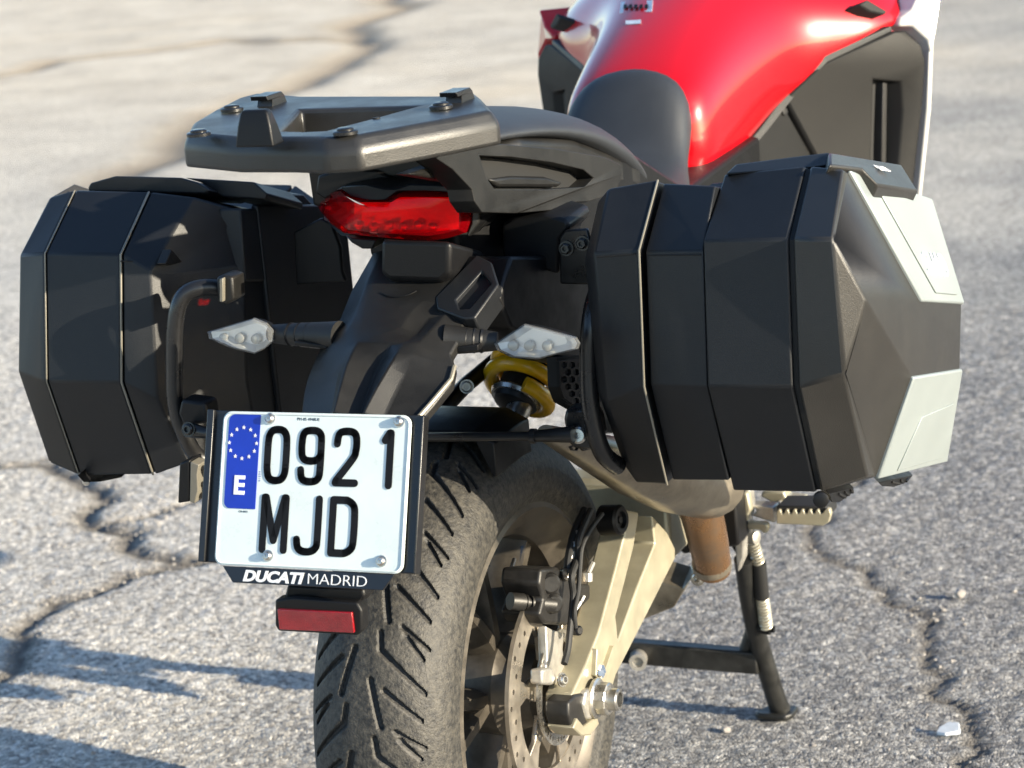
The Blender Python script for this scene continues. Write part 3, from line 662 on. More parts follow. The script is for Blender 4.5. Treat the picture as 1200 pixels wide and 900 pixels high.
for s in (1, -1):
    # grey trim below the red, black lower panels, air slot
    def sp(l, y0, y1, x0, x1):
        return [Vector((s*p.x, p.y, p.z)) for p in l]
    def edge_pt(px, py):   # on the flank: x grows with y
        lo, hi = .55, 1.6
        for _ in range(40):
            mid = (lo+hi)/2; p = spot(px, py, y=mid); xx = float(np.interp(mid, [.55, .676, .79, .93, .975, 1.0, 1.08, 1.11, 1.5], [.095, .102, .107, .127, .15, .20, .275, .318, .34]))
            if p.x > xx: lo = mid
            else: hi = mid
        return Vector((s*p.x, p.y, p.z))
    up_ = [(821, 208), (859, 189), (892, 150), (929, 102), (966, 66), (1045, 30)]
    lo_ = [(825, 215), (862, 197), (897, 156), (934, 108), (970, 73), (1046, 37)]
    V, F = prism([edge_pt(*p) for p in up_]+[edge_pt(*p) for p in reversed(lo_)], (-s*.03, 0, 0)); mesh('tank_trim', V, F, M['tail'], B, bevel=.002)
    V, F = prism([edge_pt(*p)+Vector((-s*.003, 0, 0)) for p in ((864, 197), (897, 157), (918, 119), (953, 180), (955, 260), (850, 260), (845, 212))], (-s*.03, 0, 0)); sp1 = mesh('side_panel', V, F, M['fairing'], B, bevel=.003)
    if s > 0:
        V, F = lathe([(-.004, .006), (.002, .006), (.003, .004)], edge_pt(919, 131), (1, -.4, .1), 14); mesh('panel_screw', V, F, M['dark'], sp1)
    P2 = [(921, 116), (966, 74), (1046, 37), (1062, 36), (1080, 52), (1085, 72), (1082, 120), (1066, 260), (960, 260), (956, 182)]
    H2 = [(1024, 93), (1056, 96), (1058, 130), (1050, 240), (1020, 240)]
    V, F = prism([edge_pt(*p) for p in P2], (-s*.04, .0, 0), [[edge_pt(*p) for p in H2]]); fp_ = mesh('fairing_panel', V, F, M['fairing'], B, bevel=.003)
    V, F = prism([edge_pt(*p)+Vector((-s*.016, .01, 0)) for p in ((1016, 88), (1062, 90), (1060, 250), (1010, 250))], (-s*.01, 0, 0)); mesh('slot_shade_sheet', V, F, M['dark'], fp_)  # slot's inner shade painted as a near-black sheet just behind it
    V, F = prism([edge_pt(*p)+Vector((-s*.012, .0, 0)) for p in ((1044, 96), (1049, 97), (1047, 240), (1041, 240))], (-s*.012, 0, 0)); mesh('slot_fin', V, F, M['black'], fp_, bevel=.001)
    P3 = [(1048, 24), (1062, 14), (1072, -6), (1096, -6), (1092, 30), (1086, 66), (1081, 50), (1063, 33), (1046, 34)]
    V, F = prism([edge_pt(*p)+Vector((s*.004, .02, 0)) for p in P3], (-s*.05, .03, 0)); wp = mesh('white_fairing' if s > 0 else 'red_fairing', V, F, M['white' if s > 0 else 'red'], B, bevel=.004)
    V, F = prism([edge_pt(*p)+Vector((s*.0, .02, 0)) for p in ((1086, 58), (1091, 44), (1088, 130), (1074, 260), (1069, 260), (1083, 130))], (-s*.03, .02, 0)); mesh('fairing_edge', V, F, M['white' if s > 0 else 'tail'], wp, bevel=.003)
    V, F = prism([edge_pt(*p)+Vector((s*.006, 0, .003)) for p in ((1003, 8), (1012, 2), (1036, 16), (1032, 20), (1015, 16))], (-s*.03, 0, -.01)); mesh('tank_vent', V, F, M['dark'], B, bevel=.002)
# front of the machine beyond the frame, so that light and shade fall right
V, F = loft([[Vector((x*wx, y, z)) for x, z in ((-1, z0), (1, z0), (.8, z1), (-.8, z1))] for y, wx, z0, z1 in ((1.25, .25, .62, 1.06), (1.5, .2, .68, 1.25), (1.75, .08, .8, 1.05))]); mesh('front_fairing', V, F, M['red'], B, bevel=.02)
# stickers on the tank back
bpy.context.view_layer.update()
tank_e = tank.evaluated_get(bpy.context.evaluated_depsgraph_get())
def tank_hit(px, py):
    d = (fw + rt*((px-600)/FP) - up*((py-450)/FP)).normalized()
    ok, p, nr2, _ = tank_e.ray_cast(CAM, d)
    return p-d*.004 if ok else spot(px, py, y=.85)
V, F = prism([tank_hit(*p) for p in ((728, 2), (765, 0), (764, 13), (726, 15))], (0, .0, -.001)); stk = mesh('warning_sticker', V, F, M['sticker'], tank, label='white warning sticker with tiny blue print on the tank')
for i in range(5):
    V, F = prism([tank_hit(731+i*6.2, 6)+Vector((0, -.0005, .001)), tank_hit(735+i*6.2, 5.5)+Vector((0, -.0005, .001)), tank_hit(734.5+i*6.2, 10)+Vector((0, -.0005, .001)), tank_hit(730.5+i*6.2, 10.5)+Vector((0, -.0005, .001))], (0, 0, -.0006)); mesh('printed_mark', V, F, M['ink'], stk)
V, F = prism([tank_hit(*p) for p in ((733, 24), (751, 23), (751, 27), (733, 28))], (0, .0, -.001)); mesh('tank_label', V, F, M['sticker'], tank)

# ---- luggage rack
RZ = 1.053
outl = spots([(214, 164), (221, 151), (246, 136), (275, 121), (298, 115), (330, 117), (353, 119), (519, 119), (554, 108), (571, 121), (585, 137), (535, 147), (421, 168), (380, 171), (340, 170), (277, 170)], z=1.046)
hol = spots([(328, 153), (358, 154), (381, 153), (442, 137), (489, 124), (352, 128)], z=RZ)
n = len(outl); cen = Vector((0, -.22, 1.046))
ins = [Vector(((cen+(p-cen)*.955).x, (cen+(p-cen)*.955).y, RZ)) for p in outl]; low = [cen+(p-cen)*1.0+Vector((0, 0, -.029)) for p in outl]
loops = [ins, hol]; flat_ = ins+hol; T = geometry.tessellate_polygon(loops)
V = [*ins, *hol, *[p+Vector((0, 0, -.007)) for p in outl], *low, *[p+Vector((0, 0, -.03)) for p in hol]]
nh = len(hol); o1, o2, o3 = n+nh, 2*n+nh, 3*n+nh
F = [tuple(t_) for t_ in T]
for i in range(n):
    j = (i+1) % n; F += [(i, j, o1+j, o1+i), (o1+i, o1+j, o2+j, o2+i)]
for i in range(nh):
    j = (i+1) % nh; F.append((n+i, n+j, o3+j, o3+i))
T2 = geometry.tessellate_polygon([[V[o2+i] for i in range(n)], [V[o3+i] for i in range(nh)]])
F += [tuple((o2+i) if i < n else (o3+i-n) for i in reversed(t_)) for t_ in T2]
rack = mesh('luggage_rack', V, F, M['rack'], B, bevel=.0048, seg=4, ang=30)
for a, b2 in ((233, 159), (405, 157), (272, 130), (517, 127)):
    p = spot(a, b2, z=RZ+.001); V, F = lathe([(0, .0125), (.003, .0125), (.004, .011), (.004, .0085), (.0055, .0085), (.0065, .007)], p, (0, 0, 1), 26); mesh('rack_bolt', V, F, M['satin'], rack)
p = spot(303, 166, z=RZ); S = []
for zz, wx, y0, y1 in ((-.004, .0215, -.010, .018), (.016, .0185, -.007, .013), (.029, .0155, -.004, .009), (.032, .013, -.002, .007)):
    S.append([p+Vector((-wx, y0, zz)), p+Vector((wx, y0, zz)), p+Vector((wx*.9, y1, zz)), p+Vector((-wx*.9, y1, zz))])
V, F = loft(S); mesh('rear_stop', V, F, M['black'], rack, bevel=.002)
for a, b2 in ((313, 124), (534, 120)):
    p = spot(a, b2, z=RZ); V, F = join(loft([[p+Vector((-wx, y0, zz)), p+Vector((wx, y0, zz)), p+Vector((wx, y1, zz)), p+Vector((-wx, y1, zz))] for zz, wx, y0, y1 in ((-.003, .010, -.006, .03), (.008, .009, -.003, .026), (.008, .0105, -.016, .024), (.013, .010, -.018, .018))]))
    mesh('mounting_hook', V, F, M['satin'], rack, bevel=.0012)
V, F = lathe([(0, .004), (.0012, .004)], spot(441, 139, z=RZ), (0, 0, 1), 12); mesh('rack_hole', V, F, M['dark'], rack)
# struts from tail to rack
for s in (1,):
    P = [Vector((p.x, p.y, p.z)) for p in spots([(480, 204), (525, 188), (556, 186), (578, 221), (556, 225), (536, 214)], x=.085)]
    V, F = prism([Vector((s*q_.x, q_.y, q_.z)) for q_ in P], (-s*.02, 0, 0)); mesh('rack_strut', V, F, M['tail' if s > 0 else 'dark'], B, bevel=.003)
V, F = loft([[Vector((-.07, y, z0)), Vector((.07, y, z0)), Vector((.07, y, z1)), Vector((-.07, y, z1))] for y, z0, z1 in ((-.10, .99, 1.02), (-.02, .955, 1.02), (.04, .955, 1.0))]); mesh('rack_base', V, F, M['dark'], B, bevel=.006)

V, F = prism(spots([(372, 206), (400, 198), (440, 199), (470, 214), (452, 224), (425, 222), (400, 224), (380, 234), (369, 226)], y=-.075), (0, .05, -.004)); mesh('lamp_mount', V, F, M['black'], B, bevel=.003)
# ---- tail lamp
def lampy(p, y0=-.125): return y0+3.2*p*p+(.0 if p > 0 else 3.0*p*p)
LL = [(368, 235), (386, 226), (399, 224), (411, 233), (430, 236), (451, 237), (458, 233), (466, 227), (500, 226), (536, 228), (547, 243), (550, 258), (545, 273), (525, 279), (505, 282), (470, 280), (435, 277), (403, 273), (388, 262), (376, 248)]
def lp(px, py, dy=0):
    p = spot(px, py, y=-.12)
    for _ in range(8): p = spot(px, py, y=lampy(p.x)+dy)
    return p
lo0 = [lp(*q_) for q_ in LL]; cx, cy = 462, 254
ins1 = [lp(cx+(a-cx)*.90, cy+(b2-cy)*.80, -.010) for a, b2 in LL]; ins2 = [lp(cx+(a-cx)*.55, cy+(b2-cy)*.45, -.012) for a, b2 in LL]
bk = [p+Vector((0, .022, 0)) for p in lo0]
V, F = loft([bk, lo0, ins1, ins2]); n = len(LL); F = F[:3*n]+[F[-1]]
lamp = mesh('tail_light', V, F, M['lensred'], B, ang=28)
# inner reflector with facets
Vr, Fr = [], []
nu, nv = 18, 5
for i in range(nu+1):
    for j in range(nv+1):
        u, v = i/nu, j/nv; a = 380+158*u; top, bot = 237+(-6 if u > .55 else 0), 268+6*math.sin(u*3.1)
        if u < .15: bot = 258+60*u
        Vr.append(lp(a, top+(bot-top)*v, .012+(.007 if (i+j) % 2 else 0)+random.uniform(-.0004, .0004)))
for i in range(nu):
    for j in range(nv): Fr.append((i*(nv+1)+j, (i+1)*(nv+1)+j, (i+1)*(nv+1)+j+1, i*(nv+1)+j+1))
mesh('reflector_bowl', Vr, Fr, M['redref'], lamp, ang=5)
for i in range(7):
    c = lp(405+i*17, 266-(2 if i % 2 else 0), .006); V, F = lathe([(0, .006), (.003, .005), (.005, .001)], c, (0, -1, .2), 10); mesh('lamp_cell', V, F, M['redref'], lamp)
# housing: rim and hood
hood = [lp(a, b2, .004) for a, b2 in ((392, 224), (400, 219), (428, 217), (450, 221), (463, 221), (480, 216), (530, 218), (552, 224), (563, 240), (562, 262), (552, 276), (549, 272), (554, 258), (551, 242), (540, 227), (500, 224), (466, 225), (452, 235), (430, 234), (411, 231), (401, 223))]
V, F = prism(hood, (0, .06, .002)); hd = mesh('lamp_housing', V, F, M['black'], B, bevel=.002)
V, F = prism([lp(a, b2, .020) for a, b2 in ((374, 236), (400, 226), (545, 230), (556, 270), (505, 284), (400, 276), (385, 262))], (0, .05, 0)); mesh('lamp_back', V, F, M['black'], hd)
V, F = prism([lp(a, b2, .003) for a, b2 in ((548, 228), (558, 234), (563, 246), (561, 262), (550, 278), (546, 276), (552, 262), (553, 246), (547, 235))], (0, .03, 0)); mesh('lamp_rim', V, F, M['tail'], hd, bevel=.002)
V, F = prism([lp(a, b2, .004) for a, b2 in ((404, 276), (412, 279), (440, 281), (436, 292), (424, 292), (412, 285))], (0, .03, 0)); mesh('lamp_lug', V, F, M['black'], hd, bevel=.002)
V, F = prism(spots([(446, 280), (528, 283), (527, 322), (516, 331), (455, 329), (445, 320)], y=-.152), (0, .09, -.03)); mesh('lock_box', V, F, M['black'], hd, bevel=.006, seg=3)

# ---- plate carrier (flared mudguard tail) with ridges
P0, PN = Vector((0, -.105, .865)), Vector((0, -.42, .20)).normalized()
P1 = Vector((0, -.335, .735)); dirp = (P1-P0).normalized(); PN = Vector((0, dirp.z, -dirp.y)).normalized()
def hs(px, py, h=0): return spotp(px, py, P0, PN)+(-PN if PN.y > 0 else PN)*h
rows = [
 (300, [(436, 0), (440, .006), (452, .01), (470, .010), (505, .010), (522, .010), (531, .006), (534, 0)]),
 (330, [(407, -.014), (424, -.004), (432, .004), (445, .006), (500, .006), (535, .004), (545, -.002), (556, -.012)]),
 (358, [(392, -.020), (410, -.008), (422, .004), (432, .006), (496, .006), (520, .004), (535, -.004), (549, -.012)]),
 (372, [(380, -.022), (400, -.006), (418, .006), (430, .008), (484, .008), (502, -.002), (522, .004), (543, -.004)]),
 (392, [(366, -.024), (392, .0), (412, .010), (428, .011), (474, .011), (490, .002), (508, .008), (540, -.002)]),
 (412, [(356, -.026), (386, -.002), (408, .008), (424, .014), (462, .012), (478, .013), (496, .014), (527, -.004)]),
 (424, [(350, -.028), (380, -.010), (402, .004), (418, .016), (448, .002), (470, .014), (486, .010), (531, -.006)]),
 (440, [(346, -.028), (374, -.014), (396, .0), (410, .015), (438, .0), (460, .014), (474, .0), (526, -.010)]),
 (466, [(343, -.028), (368, -.014), (390, -.004), (402, .014), (428, -.002), (444, .013), (458, -.004), (503, -.012)]),
 (492, [(341, -.028), (364, -.014), (384, -.006), (395, .013), (420, -.004), (430, .012), (444, -.006), (480, -.012)])]
V, F = [], []; nr = 8
for py, r in rows:
    for px, h in r: V.append(hs(px, py, h))
nr_ = len(rows)
back = [v+PN*(.012 if PN.y > 0 else -.012) for v in V]; k = len(V); V += back
for i in range(nr_-1):
    for j in range(nr-1):
        F.append((i*nr+j, i*nr+j+1, (i+1)*nr+j+1, (i+1)*nr+j)); F.append((k+i*nr+j, k+(i+1)*nr+j, k+(i+1)*nr+j+1, k+i*nr+j+1))
for j in range(nr-1): F.append((j, k+j, k+j+1, j+1)); a = (nr_-1)*nr; F.append((a+j, a+j+1, k+a+j+1, k+a+j))
for i in range(nr_-1):
    F.append((i*nr, (i+1)*nr, k+(i+1)*nr, k+i*nr)); a = nr-1; F.append((i*nr+a, k+i*nr+a, k+(i+1)*nr+a, (i+1)*nr+a))
tg = mesh('tail_mudguard', V, F, M['tail'], B, ang=30, bevel=.0022)
# bright edge strip on its right border
V, F = tube([hs(480, 489, -.010), hs(503, 463, -.010), hs(526, 438, -.008), hs(531, 425, -.005)], .0026, 8); mesh('guard_edge', V, F, M['trim'], tg)
# vent pocket
V, F = prism([hs(*p, .006) for p in ((512, 352), (560, 303), (578, 312), (586, 338), (558, 377), (545, 378), (514, 366))], (-PN if PN.y < 0 else PN)*.03, [[hs(*p, .006) for p in ((536, 356), (566, 322), (578, 336), (552, 366), (540, 367))]]); vp = mesh('vent_pocket', V, F, M['case'], tg, bevel=.002)
V, F = prism([hs(*p, .0) for p in ((514, 355), (562, 306), (584, 336), (556, 374))], (-PN if PN.y < 0 else PN)*.004); mesh('pocket_floor', V, F, M['case'], vp)
V, F = tube(catmull([hs(448, 348, .0065), hs(462, 353, .0075), hs(478, 352, .0075), hs(490, 346, .0065)], 5), .0008, 6); mesh('moulded_mark', V, F, M['satin'], tg)

# ---- turn signals
YS = -.205
for s, lens, st_a, st_b, cen in ((1, [(579, 403), (614, 380), (640, 386), (675, 396), (679, 403), (677, 409), (631, 421), (600, 419), (583, 411)], (522, 398), (583, 400), (628, 401)),
                      (-1, [(243, 389), (297, 373), (312, 379), (319, 387), (320, 400), (310, 409), (298, 415), (270, 408), (245, 397)], (398, 394), (318, 391), (292, 394))):
    pa, pb2 = spot(*st_a, y=YS+.0), spot(*st_b, y=YS+.015)
    V, F = tube([pa, pa.lerp(pb2, .5), pb2], [.0170, .0138, .010], 18, 4); stalk = mesh('indicator_stalk', V, F, M['tail'], B)
    for f in (.42, .56, .70):
        q_ = pa.lerp(pb2, f); dr = (pb2-pa).normalized(); V, F = lathe([(-.0022, .0145-.003*f), (0, .0158-.003*f), (.0022, .0145-.003*f)], q_, dr, 18); mesh('stalk_ring', V, F, M['black'], stalk)
    loop = spots(lens, y=YS); cc = spot(*cen, y=YS)
    V, F = pillow(loop, cc, (0, 1, 0), .028, .005, .84, .62); F1 = F[:len(loop)]+[F[-2]]
    mesh('lamp_shell', V[:2*len(loop)], F[:len(loop)]+[F[-2]], M['black'], stalk)
    l0 = [p+Vector((0, .003, 0)) for p in loop]; l1 = loop; l2 = [cc+(p-cc)*.88+Vector((0, -.004, 0)) for p in loop]; l3 = [cc+(p-cc)*.4+Vector((0, -.0065, 0)) for p in loop]
    V, F = loft([l0, l1, l2, l3]); F = F[:3*len(loop)]+[F[-1]]; ln = mesh('indicator_lens', V, F, M['lensclr'], stalk, ang=25)
    b0 = [cc+(p-cc)*.93+Vector((0, .002, 0)) for p in loop]; b1 = [cc+(p-cc)*.62+Vector((0, .012, 0)) for p in loop]
    V, F = loft([b0, b1]); mesh('lamp_bowl', V, F[:len(loop)]+[F[-1]], M['chrome'], ln, ang=10)
    xs_ = ((602, 405), (621, 405), (642, 405)) if s > 0 else ((263, 396), (282, 396), (301, 397))
    for q_ in xs_:
        V, F = lathe([(0, .0062), (.004, .0055), (.005, .0035)], spot(*q_, y=YS+.010), (0, -1, .1), 14); mesh('lamp_led', V, F, M['led'], ln)
V, F = prism(spots([(515, 410), (519, 408), (560, 404), (560, 411), (520, 416)], y=YS-.012), (0, .012, 0)); mesh('stalk_base', V, F, M['black'], tg, bevel=.001)
V, F = prism(spots([(345, 400), (380, 404), (384, 409), (345, 405)], y=YS-.012), (0, .012, 0)); mesh('stalk_base', V, F, M['black'], tg, bevel=.001)

# ---- licence plate
PC, PT = Vector((0, -.360, .673)), .357
ex, ey = Vector((1, 0, 0)), Vector((0, math.sin(PT), math.cos(PT))); pn_ = Vector((0, -math.cos(PT), math.sin(PT)))
def pl(u, v, h=0): return PC+ex*(u-.5)*.222+ey*(.5-v)*.164+pn_*h
def rrect(u0, v0, u1, v1, r, h=0, n=5, which=(1, 1, 1, 1)):
    ru, rv = r/.222, r/.164; out = []
    for (cu, cv, a0), on in zip(((u1-ru, v0+rv, 0), (u0+ru, v0+rv, 90), (u0+ru, v1-rv, 180), (u1-ru, v1-rv, 270)), which):
        if not on: out.append(pl(u1 if a0 in (0, 270) else u0, v0 if a0 in (0, 90) else v1, h)); continue
        for i in range(n+1):
            a = R_(a0+90*i/n); out.append(pl(cu+ru*math.cos(a), cv-rv*math.sin(a), h))
    return out
V, F = prism(rrect(0, 0, 1, 1, .010), pn_*.0016); plate = mesh('licence_plate', V, F, M['plate'], B, bevel=.0006)
V, F = tube(rrect(.010, .013, .990, .987, .0085, .0016)+[rrect(.010, .013, .990, .987, .0085, .0016)[0]], .0011, 8); mesh('plate_rim', V, F, M['plate'], plate)
V, F = prism(rrect(.035, .02, .205, .63, .007, .0017, which=(0, 1, 1, 0)), pn_*.0006); eu = mesh('euro_band', V, F, M['blue'], plate)
for i in range(12):
    a = i*math.pi/6; c = pl(.118, .205, .0024)+ex*.0165*math.cos(a)+ey*.0165*math.sin(a)
    P = [c+ex*r*math.sin(k*math.pi/5)+ey*r*math.cos(k*math.pi/5) for k in range(10) for r in [(.0024 if k % 2 == 0 else .0010)]]
    V, F = prism(P, pn_*.0003); mesh('star', V, F, M['wht'], eu)
mx = frame_m(pl(.080, .535, .0026), ex, ey); text('E', .0275, mx, M['wht'], eu, 'country_letter', off=.0009)
G = {
 '0': [[(0, .25), (0, .75), (.08, .92), (.3, 1), (.7, 1), (.92, .92), (1, .75), (1, .25), (.92, .08), (.7, 0), (.3, 0), (.08, .08), (0, .25)]],
 '9': [[(0, .22), (.06, .07), (.28, 0), (.72, 0), (.94, .07), (1, .22), (1, .78), (.94, .93), (.72, 1), (.28, 1), (.06, .93), (0, .78), (0, .62), (.06, .48), (.28, .41), (.72, .41), (.94, .48), (1, .56)]],
 '2': [[(0, .76), (.06, .93), (.28, 1), (.72, 1), (.94, .93), (1, .77), (.97, .62), (.85, .48), (.04, .04), (0, 0), (1, 0)]],
 '1': [[(0, .86), (.45, 1), (.6, 1), (.6, 0)]],
 'M': [[(0, 0), (0, 1), (.06, 1), (.5, .18), (.94, 1), (1, 1), (1, 0)]],
 'J': [[(1, 1), (1, .22), (.93, .07), (.7, 0), (.3, 0), (.07, .07), (0, .22)]],
 'D': [[(0, 0), (0, 1), (.62, 1), (.88, .93), (1, .78), (1, .22), (.88, .07), (.62, 0), (0, 0)]]}
def glyph(ch, u0, v0, u1, v1, rad=.0040):
    parts = []
    for st_ in G[ch]:
        P = [pl(u0+(u1-u0)*a, v1+(v0-v1)*b2, .0017) for a, b2 in st_]
        P2 = catmull(P, 4) if ch in '09J' else P
        if ch == '2': P2 = catmull(P[:9], 4)+P[9:]
        if ch == 'D': P2 = P[:2]+catmull(P[2:8], 4)+P[8:]
        for a, b2 in zip(P2[:-1], P2[1:]):
            dd = (b2-a).normalized(); nn = pn_.cross(dd)*rad
            parts.append(prism([a-nn, b2-nn, b2+nn, a+nn], pn_*.0007))
            cc = [b2+(ex*math.cos(t_)+ey*math.sin(t_))*rad for t_ in [2*math.pi*i/12 for i in range(12)]]; parts.append(prism(cc, pn_*.00074))
        cc = [P2[0]+(ex*math.cos(t_)+ey*math.sin(t_))*rad for t_ in [2*math.pi*i/12 for i in range(12)]]; parts.append(prism(cc, pn_*.00072))
    V, F = join(*parts); mesh('plate_character', V, F, M['ink'], plate, recalc=False)
du, dv = .018, .0244
for chr_, a, b2, c2, d2 in (('0', .237, .09, .372, .462), ('9', .418, .09, .556, .462), ('2', .604, .09, .742, .465), ('1', .853, .092, .937, .472), ('M', .237, .526, .387, .91), ('J', .418, .526, .563, .91), ('D', .602, .526, .752, .912)):
    glyph(chr_, a+du, b2+dv, c2-du, d2-dv)
mx = frame_m(pl(.40, .050, .0017), ex, ey); text('PM-05 4948UE', .0044, mx, M['ink'], plate, 'maker_mark', ext=.0001)
mx = frame_m(pl(.222, .45, .0017), ey, -ex); text('0 1 2 3 4', .003, mx, M['blue'], plate, 'side_mark', ext=.0001)
mx = frame_m(pl(.115, .655, .0017), ex, ey); text('CM-0921', .003, mx, M['ink'], plate, 'corner_mark', ext=.0001)
for u, v in ((.255, .042), (.935, .042), (.288, .925), (.885, .925)):
    V, F = lathe([(0, .0062), (.0008, .0062), (.001, .005), (.003, .0048), (.0046, .0032), (.0048, .0012), (.0038, .001)], pl(u, v, .0017), pn_, 22); mesh('plate_screw', V, F, M['steel'], plate)
V, F = prism([pl(-.082, -.005, -.0125), pl(1.06, -.005, -.0125), pl(1.06, .995, -.0125), pl(-.082, .985, -.0125)], pn_*.010); car = mesh('plate_carrier', V, F, M['satin'], B, bevel=.0012)
V, F = prism([pl(-.088, -.008, -.0035), pl(-.052, -.008, -.0035), pl(-.052, .985, -.0035), pl(-.088, .985, -.0035)], pn_*.006); mesh('carrier_lip', V, F, M['satin'], car, bevel=.001)
V, F = prism([pl(1.052, .0, -.012), pl(1.062, .0, -.012), pl(1.062, .997, -.012), pl(1.052, .997, -.012)], pn_*.014); mesh('carrier_lip', V, F, M['satin'], car, bevel=.001)
V, F = prism([pl(.045, 1.004, -.002), pl(.955, 1.004, -.002), pl(.90, 1.108, -.002), pl(.105, 1.108, -.002)], pn_*.003); sg = mesh('dealer_strip', V, F, M['sign'], car, bevel=.0006)
mx = frame_m(pl(.158, 1.092, .0012), ex, ey); text('DUCATI', .0158, mx, M['wht'], sg, 'bold_lettering', ext=.0003, shear=.22, off=.0007, sx=1.21)
mx = frame_m(pl(.500, 1.092, .0012), ex, ey); text('MADRID', .0164, mx, M['wht'], sg, 'thin_lettering', ext=.0003, sx=1.14, off=-.00025)
# reflector below
RY = -.385
V, F = prism(spots([(336, 686), (425, 690), (428, 700), (416, 712), (326, 706), (333, 700)], y=RY+.01), (0, .03, 0)); mesh('reflector_bracket', V, F, M['black'], car, bevel=.003)
V, F = prism(spots([(322, 703), (345, 700), (418, 706), (424, 716), (424, 740), (419, 745), (326, 740), (322, 733)], y=RY), (0, .018, 0)); rf = mesh('reflector_holder', V, F, M['black'], car, bevel=.0025)
V, F = prism(spots([(324.5, 714), (412, 718), (415, 742), (327, 738)], y=RY-.003), (0, .006, 0)); mesh('red_reflector', V, F, M['reflect'], rf, bevel=.0008)
# latch block left of the plate
V, F = prism(spots([(210, 543), (222, 539), (222, 588), (208, 590)], y=-.20), (0, .03, 0)); lb = mesh('rack_latch', V, F, M['black'], B, bevel=.002)
V, F = prism(spots([(223, 541), (233, 545), (231, 556), (232, 575), (228, 590), (222, 588)], y=-.20), (0, .02, 0)); mesh('latch_plate', V, F, M['trim'], lb, bevel=.001)
for b2 in (548, 567, 580): 
    V, F = tube(spots([(230, b2), (262, b2+2)], y=-.19), .0035, 8); mesh('latch_pin', V, F, M['satin'], lb)

# ---- pannier carrier: side hoops, cross rod, brackets
V, F = tube(spots([(690, 500), (705, 545), (716, 548), (722, 538)], y=-.10), .010, 14, 5)
V, F = tube([spot(724, 318, y=-.06), spot(702, 340, y=-.09), spot(692, 380, y=-.115), spot(690, 440, y=-.12), spot(694, 490, y=-.12), spot(706, 530, y=-.11), spot(724, 546, y=-.08)], .0105, 16, 6); hr_ = mesh('pannier_hoop', V, F, M['satin'], B)
V, F = tube([spot(262, 338, y=-.12), spot(236, 337, y=-.135), spot(215, 347, y=-.145), spot(206, 375, y=-.15), spot(204, 430, y=-.15), spot(206, 475, y=-.15), spot(216, 508, y=-.145), spot(232, 535, y=-.13), spot(262, 545, y=-.11)], .0098, 16, 6); hl_ = mesh('pannier_hoop', V, F, M['satin'], B)
V, F = prism(spots([(253, 325), (262, 322), (272, 325), (274, 352), (264, 358), (254, 355)], y=-.14), (0, .03, 0)); cl = mesh('hoop_clamp', V, F, M['tail'], hl_, bevel=.003)
V, F = prism(spots([(257, 327), (261, 326), (261, 354), (257, 354)], y=-.146), (0, .008, 0)); mesh('clamp_face', V, F, M['trim'], cl, bevel=.001)
V, F = prism(spots([(212, 468), (240, 472), (245, 496), (215, 500), (208, 485)], y=-.165), (0, .03, 0)); mesh('hoop_lug', V, F, M['black'], hl_, bevel=.004)
V, F = tube(spots([(219, 503), (240, 507), (262, 508)], y=-.175), [.0095, .007, .007], 14); mesh('rod_end', V, F, M['satin'], hl_)
V, F = bolt(spot(221, 503, y=-.183), (0, -1, .2), .007, .005); mesh('bolt', V, F, M['satin'], hl_)
V, F = join(tube([spot(470, 513, y=-.13), spot(624, 511, y=-.13)], .0052, 12), tube([spot(622, 511, y=-.13), spot(628, 511, y=-.13)], .0085, 16), tube([spot(628, 511, y=-.13), spot(672, 509, y=-.13)], [.0065, .0095], 14)); rod = mesh('cross_rod', V, F, M['satin'], B)
V, F = prism(spots([(660, 492), (662, 480), (690, 478), (698, 490), (702, 515), (690, 528), (672, 526), (664, 517)], y=-.115), (0, .03, 0)); br = mesh('rod_bracket', V, F, M['satin'], B, bevel=.004)
V, F = lathe([(0, .0095), (.002, .0095), (.004, .007), (.005, .007), (.005, .0035), (.002, .003)], spot(678, 510, y=-.117), (.15, -1, .2), 20); mesh('bolt', V, F, M['steel'], br)
V, F = join(*[prism(kg(h, x=.19), (-.003, 0, 0), [kg([(a*.7+cx*.3, b2*.7+cy*.3) for a, b2 in h], x=.19)]) for h, cx, cy in [([(850, 735), (880, 725), (895, 740), (885, 758), (860, 755)], 874, 743), ([(900, 735), (935, 725), (975, 715), (970, 745), (920, 758)], 940, 738)]]); mesh('honeycomb_edge', V, F, M['black'], br)
# upper right bracket
V, F = prism(spots([(655, 279), (662, 270), (688, 268), (700, 312), (700, 330), (694, 334), (656, 333)], y=-.02), (0, .006, 0)); ub = mesh('pannier_bracket', V, F, M['satin'], B, bevel=.002)
V, F = prism(spots([(588, 262), (602, 254), (638, 250), (664, 258), (668, 268), (656, 280), (654, 322), (618, 312), (588, 300)], y=-.01), (0, .07, .004)); mesh('bracket_arm', V, F, M['black'], ub, bevel=.004)
for a, b2 in ((664, 291), (683, 285)):
    V, F = join(lathe([(0, .0085), (.0025, .0085)], spot(a, b2, y=-.021), (.1, -1, .1), 18), lathe([(.0025, .0065), (.008, .0065), (.009, .005), (.009, .003), (.005, .003)], spot(a, b2, y=-.021), (.1, -1, .1), 6)); mesh('bolt', V, F, M['satin'], ub)
# upper left bracket
V, F = prism(spots([(344, 272), (375, 256), (388, 262), (398, 290), (400, 318), (405, 330), (347, 334)], y=.06), (0, .008, 0)); mesh('pannier_bracket', V, F, M['black'], B, bevel=.002)

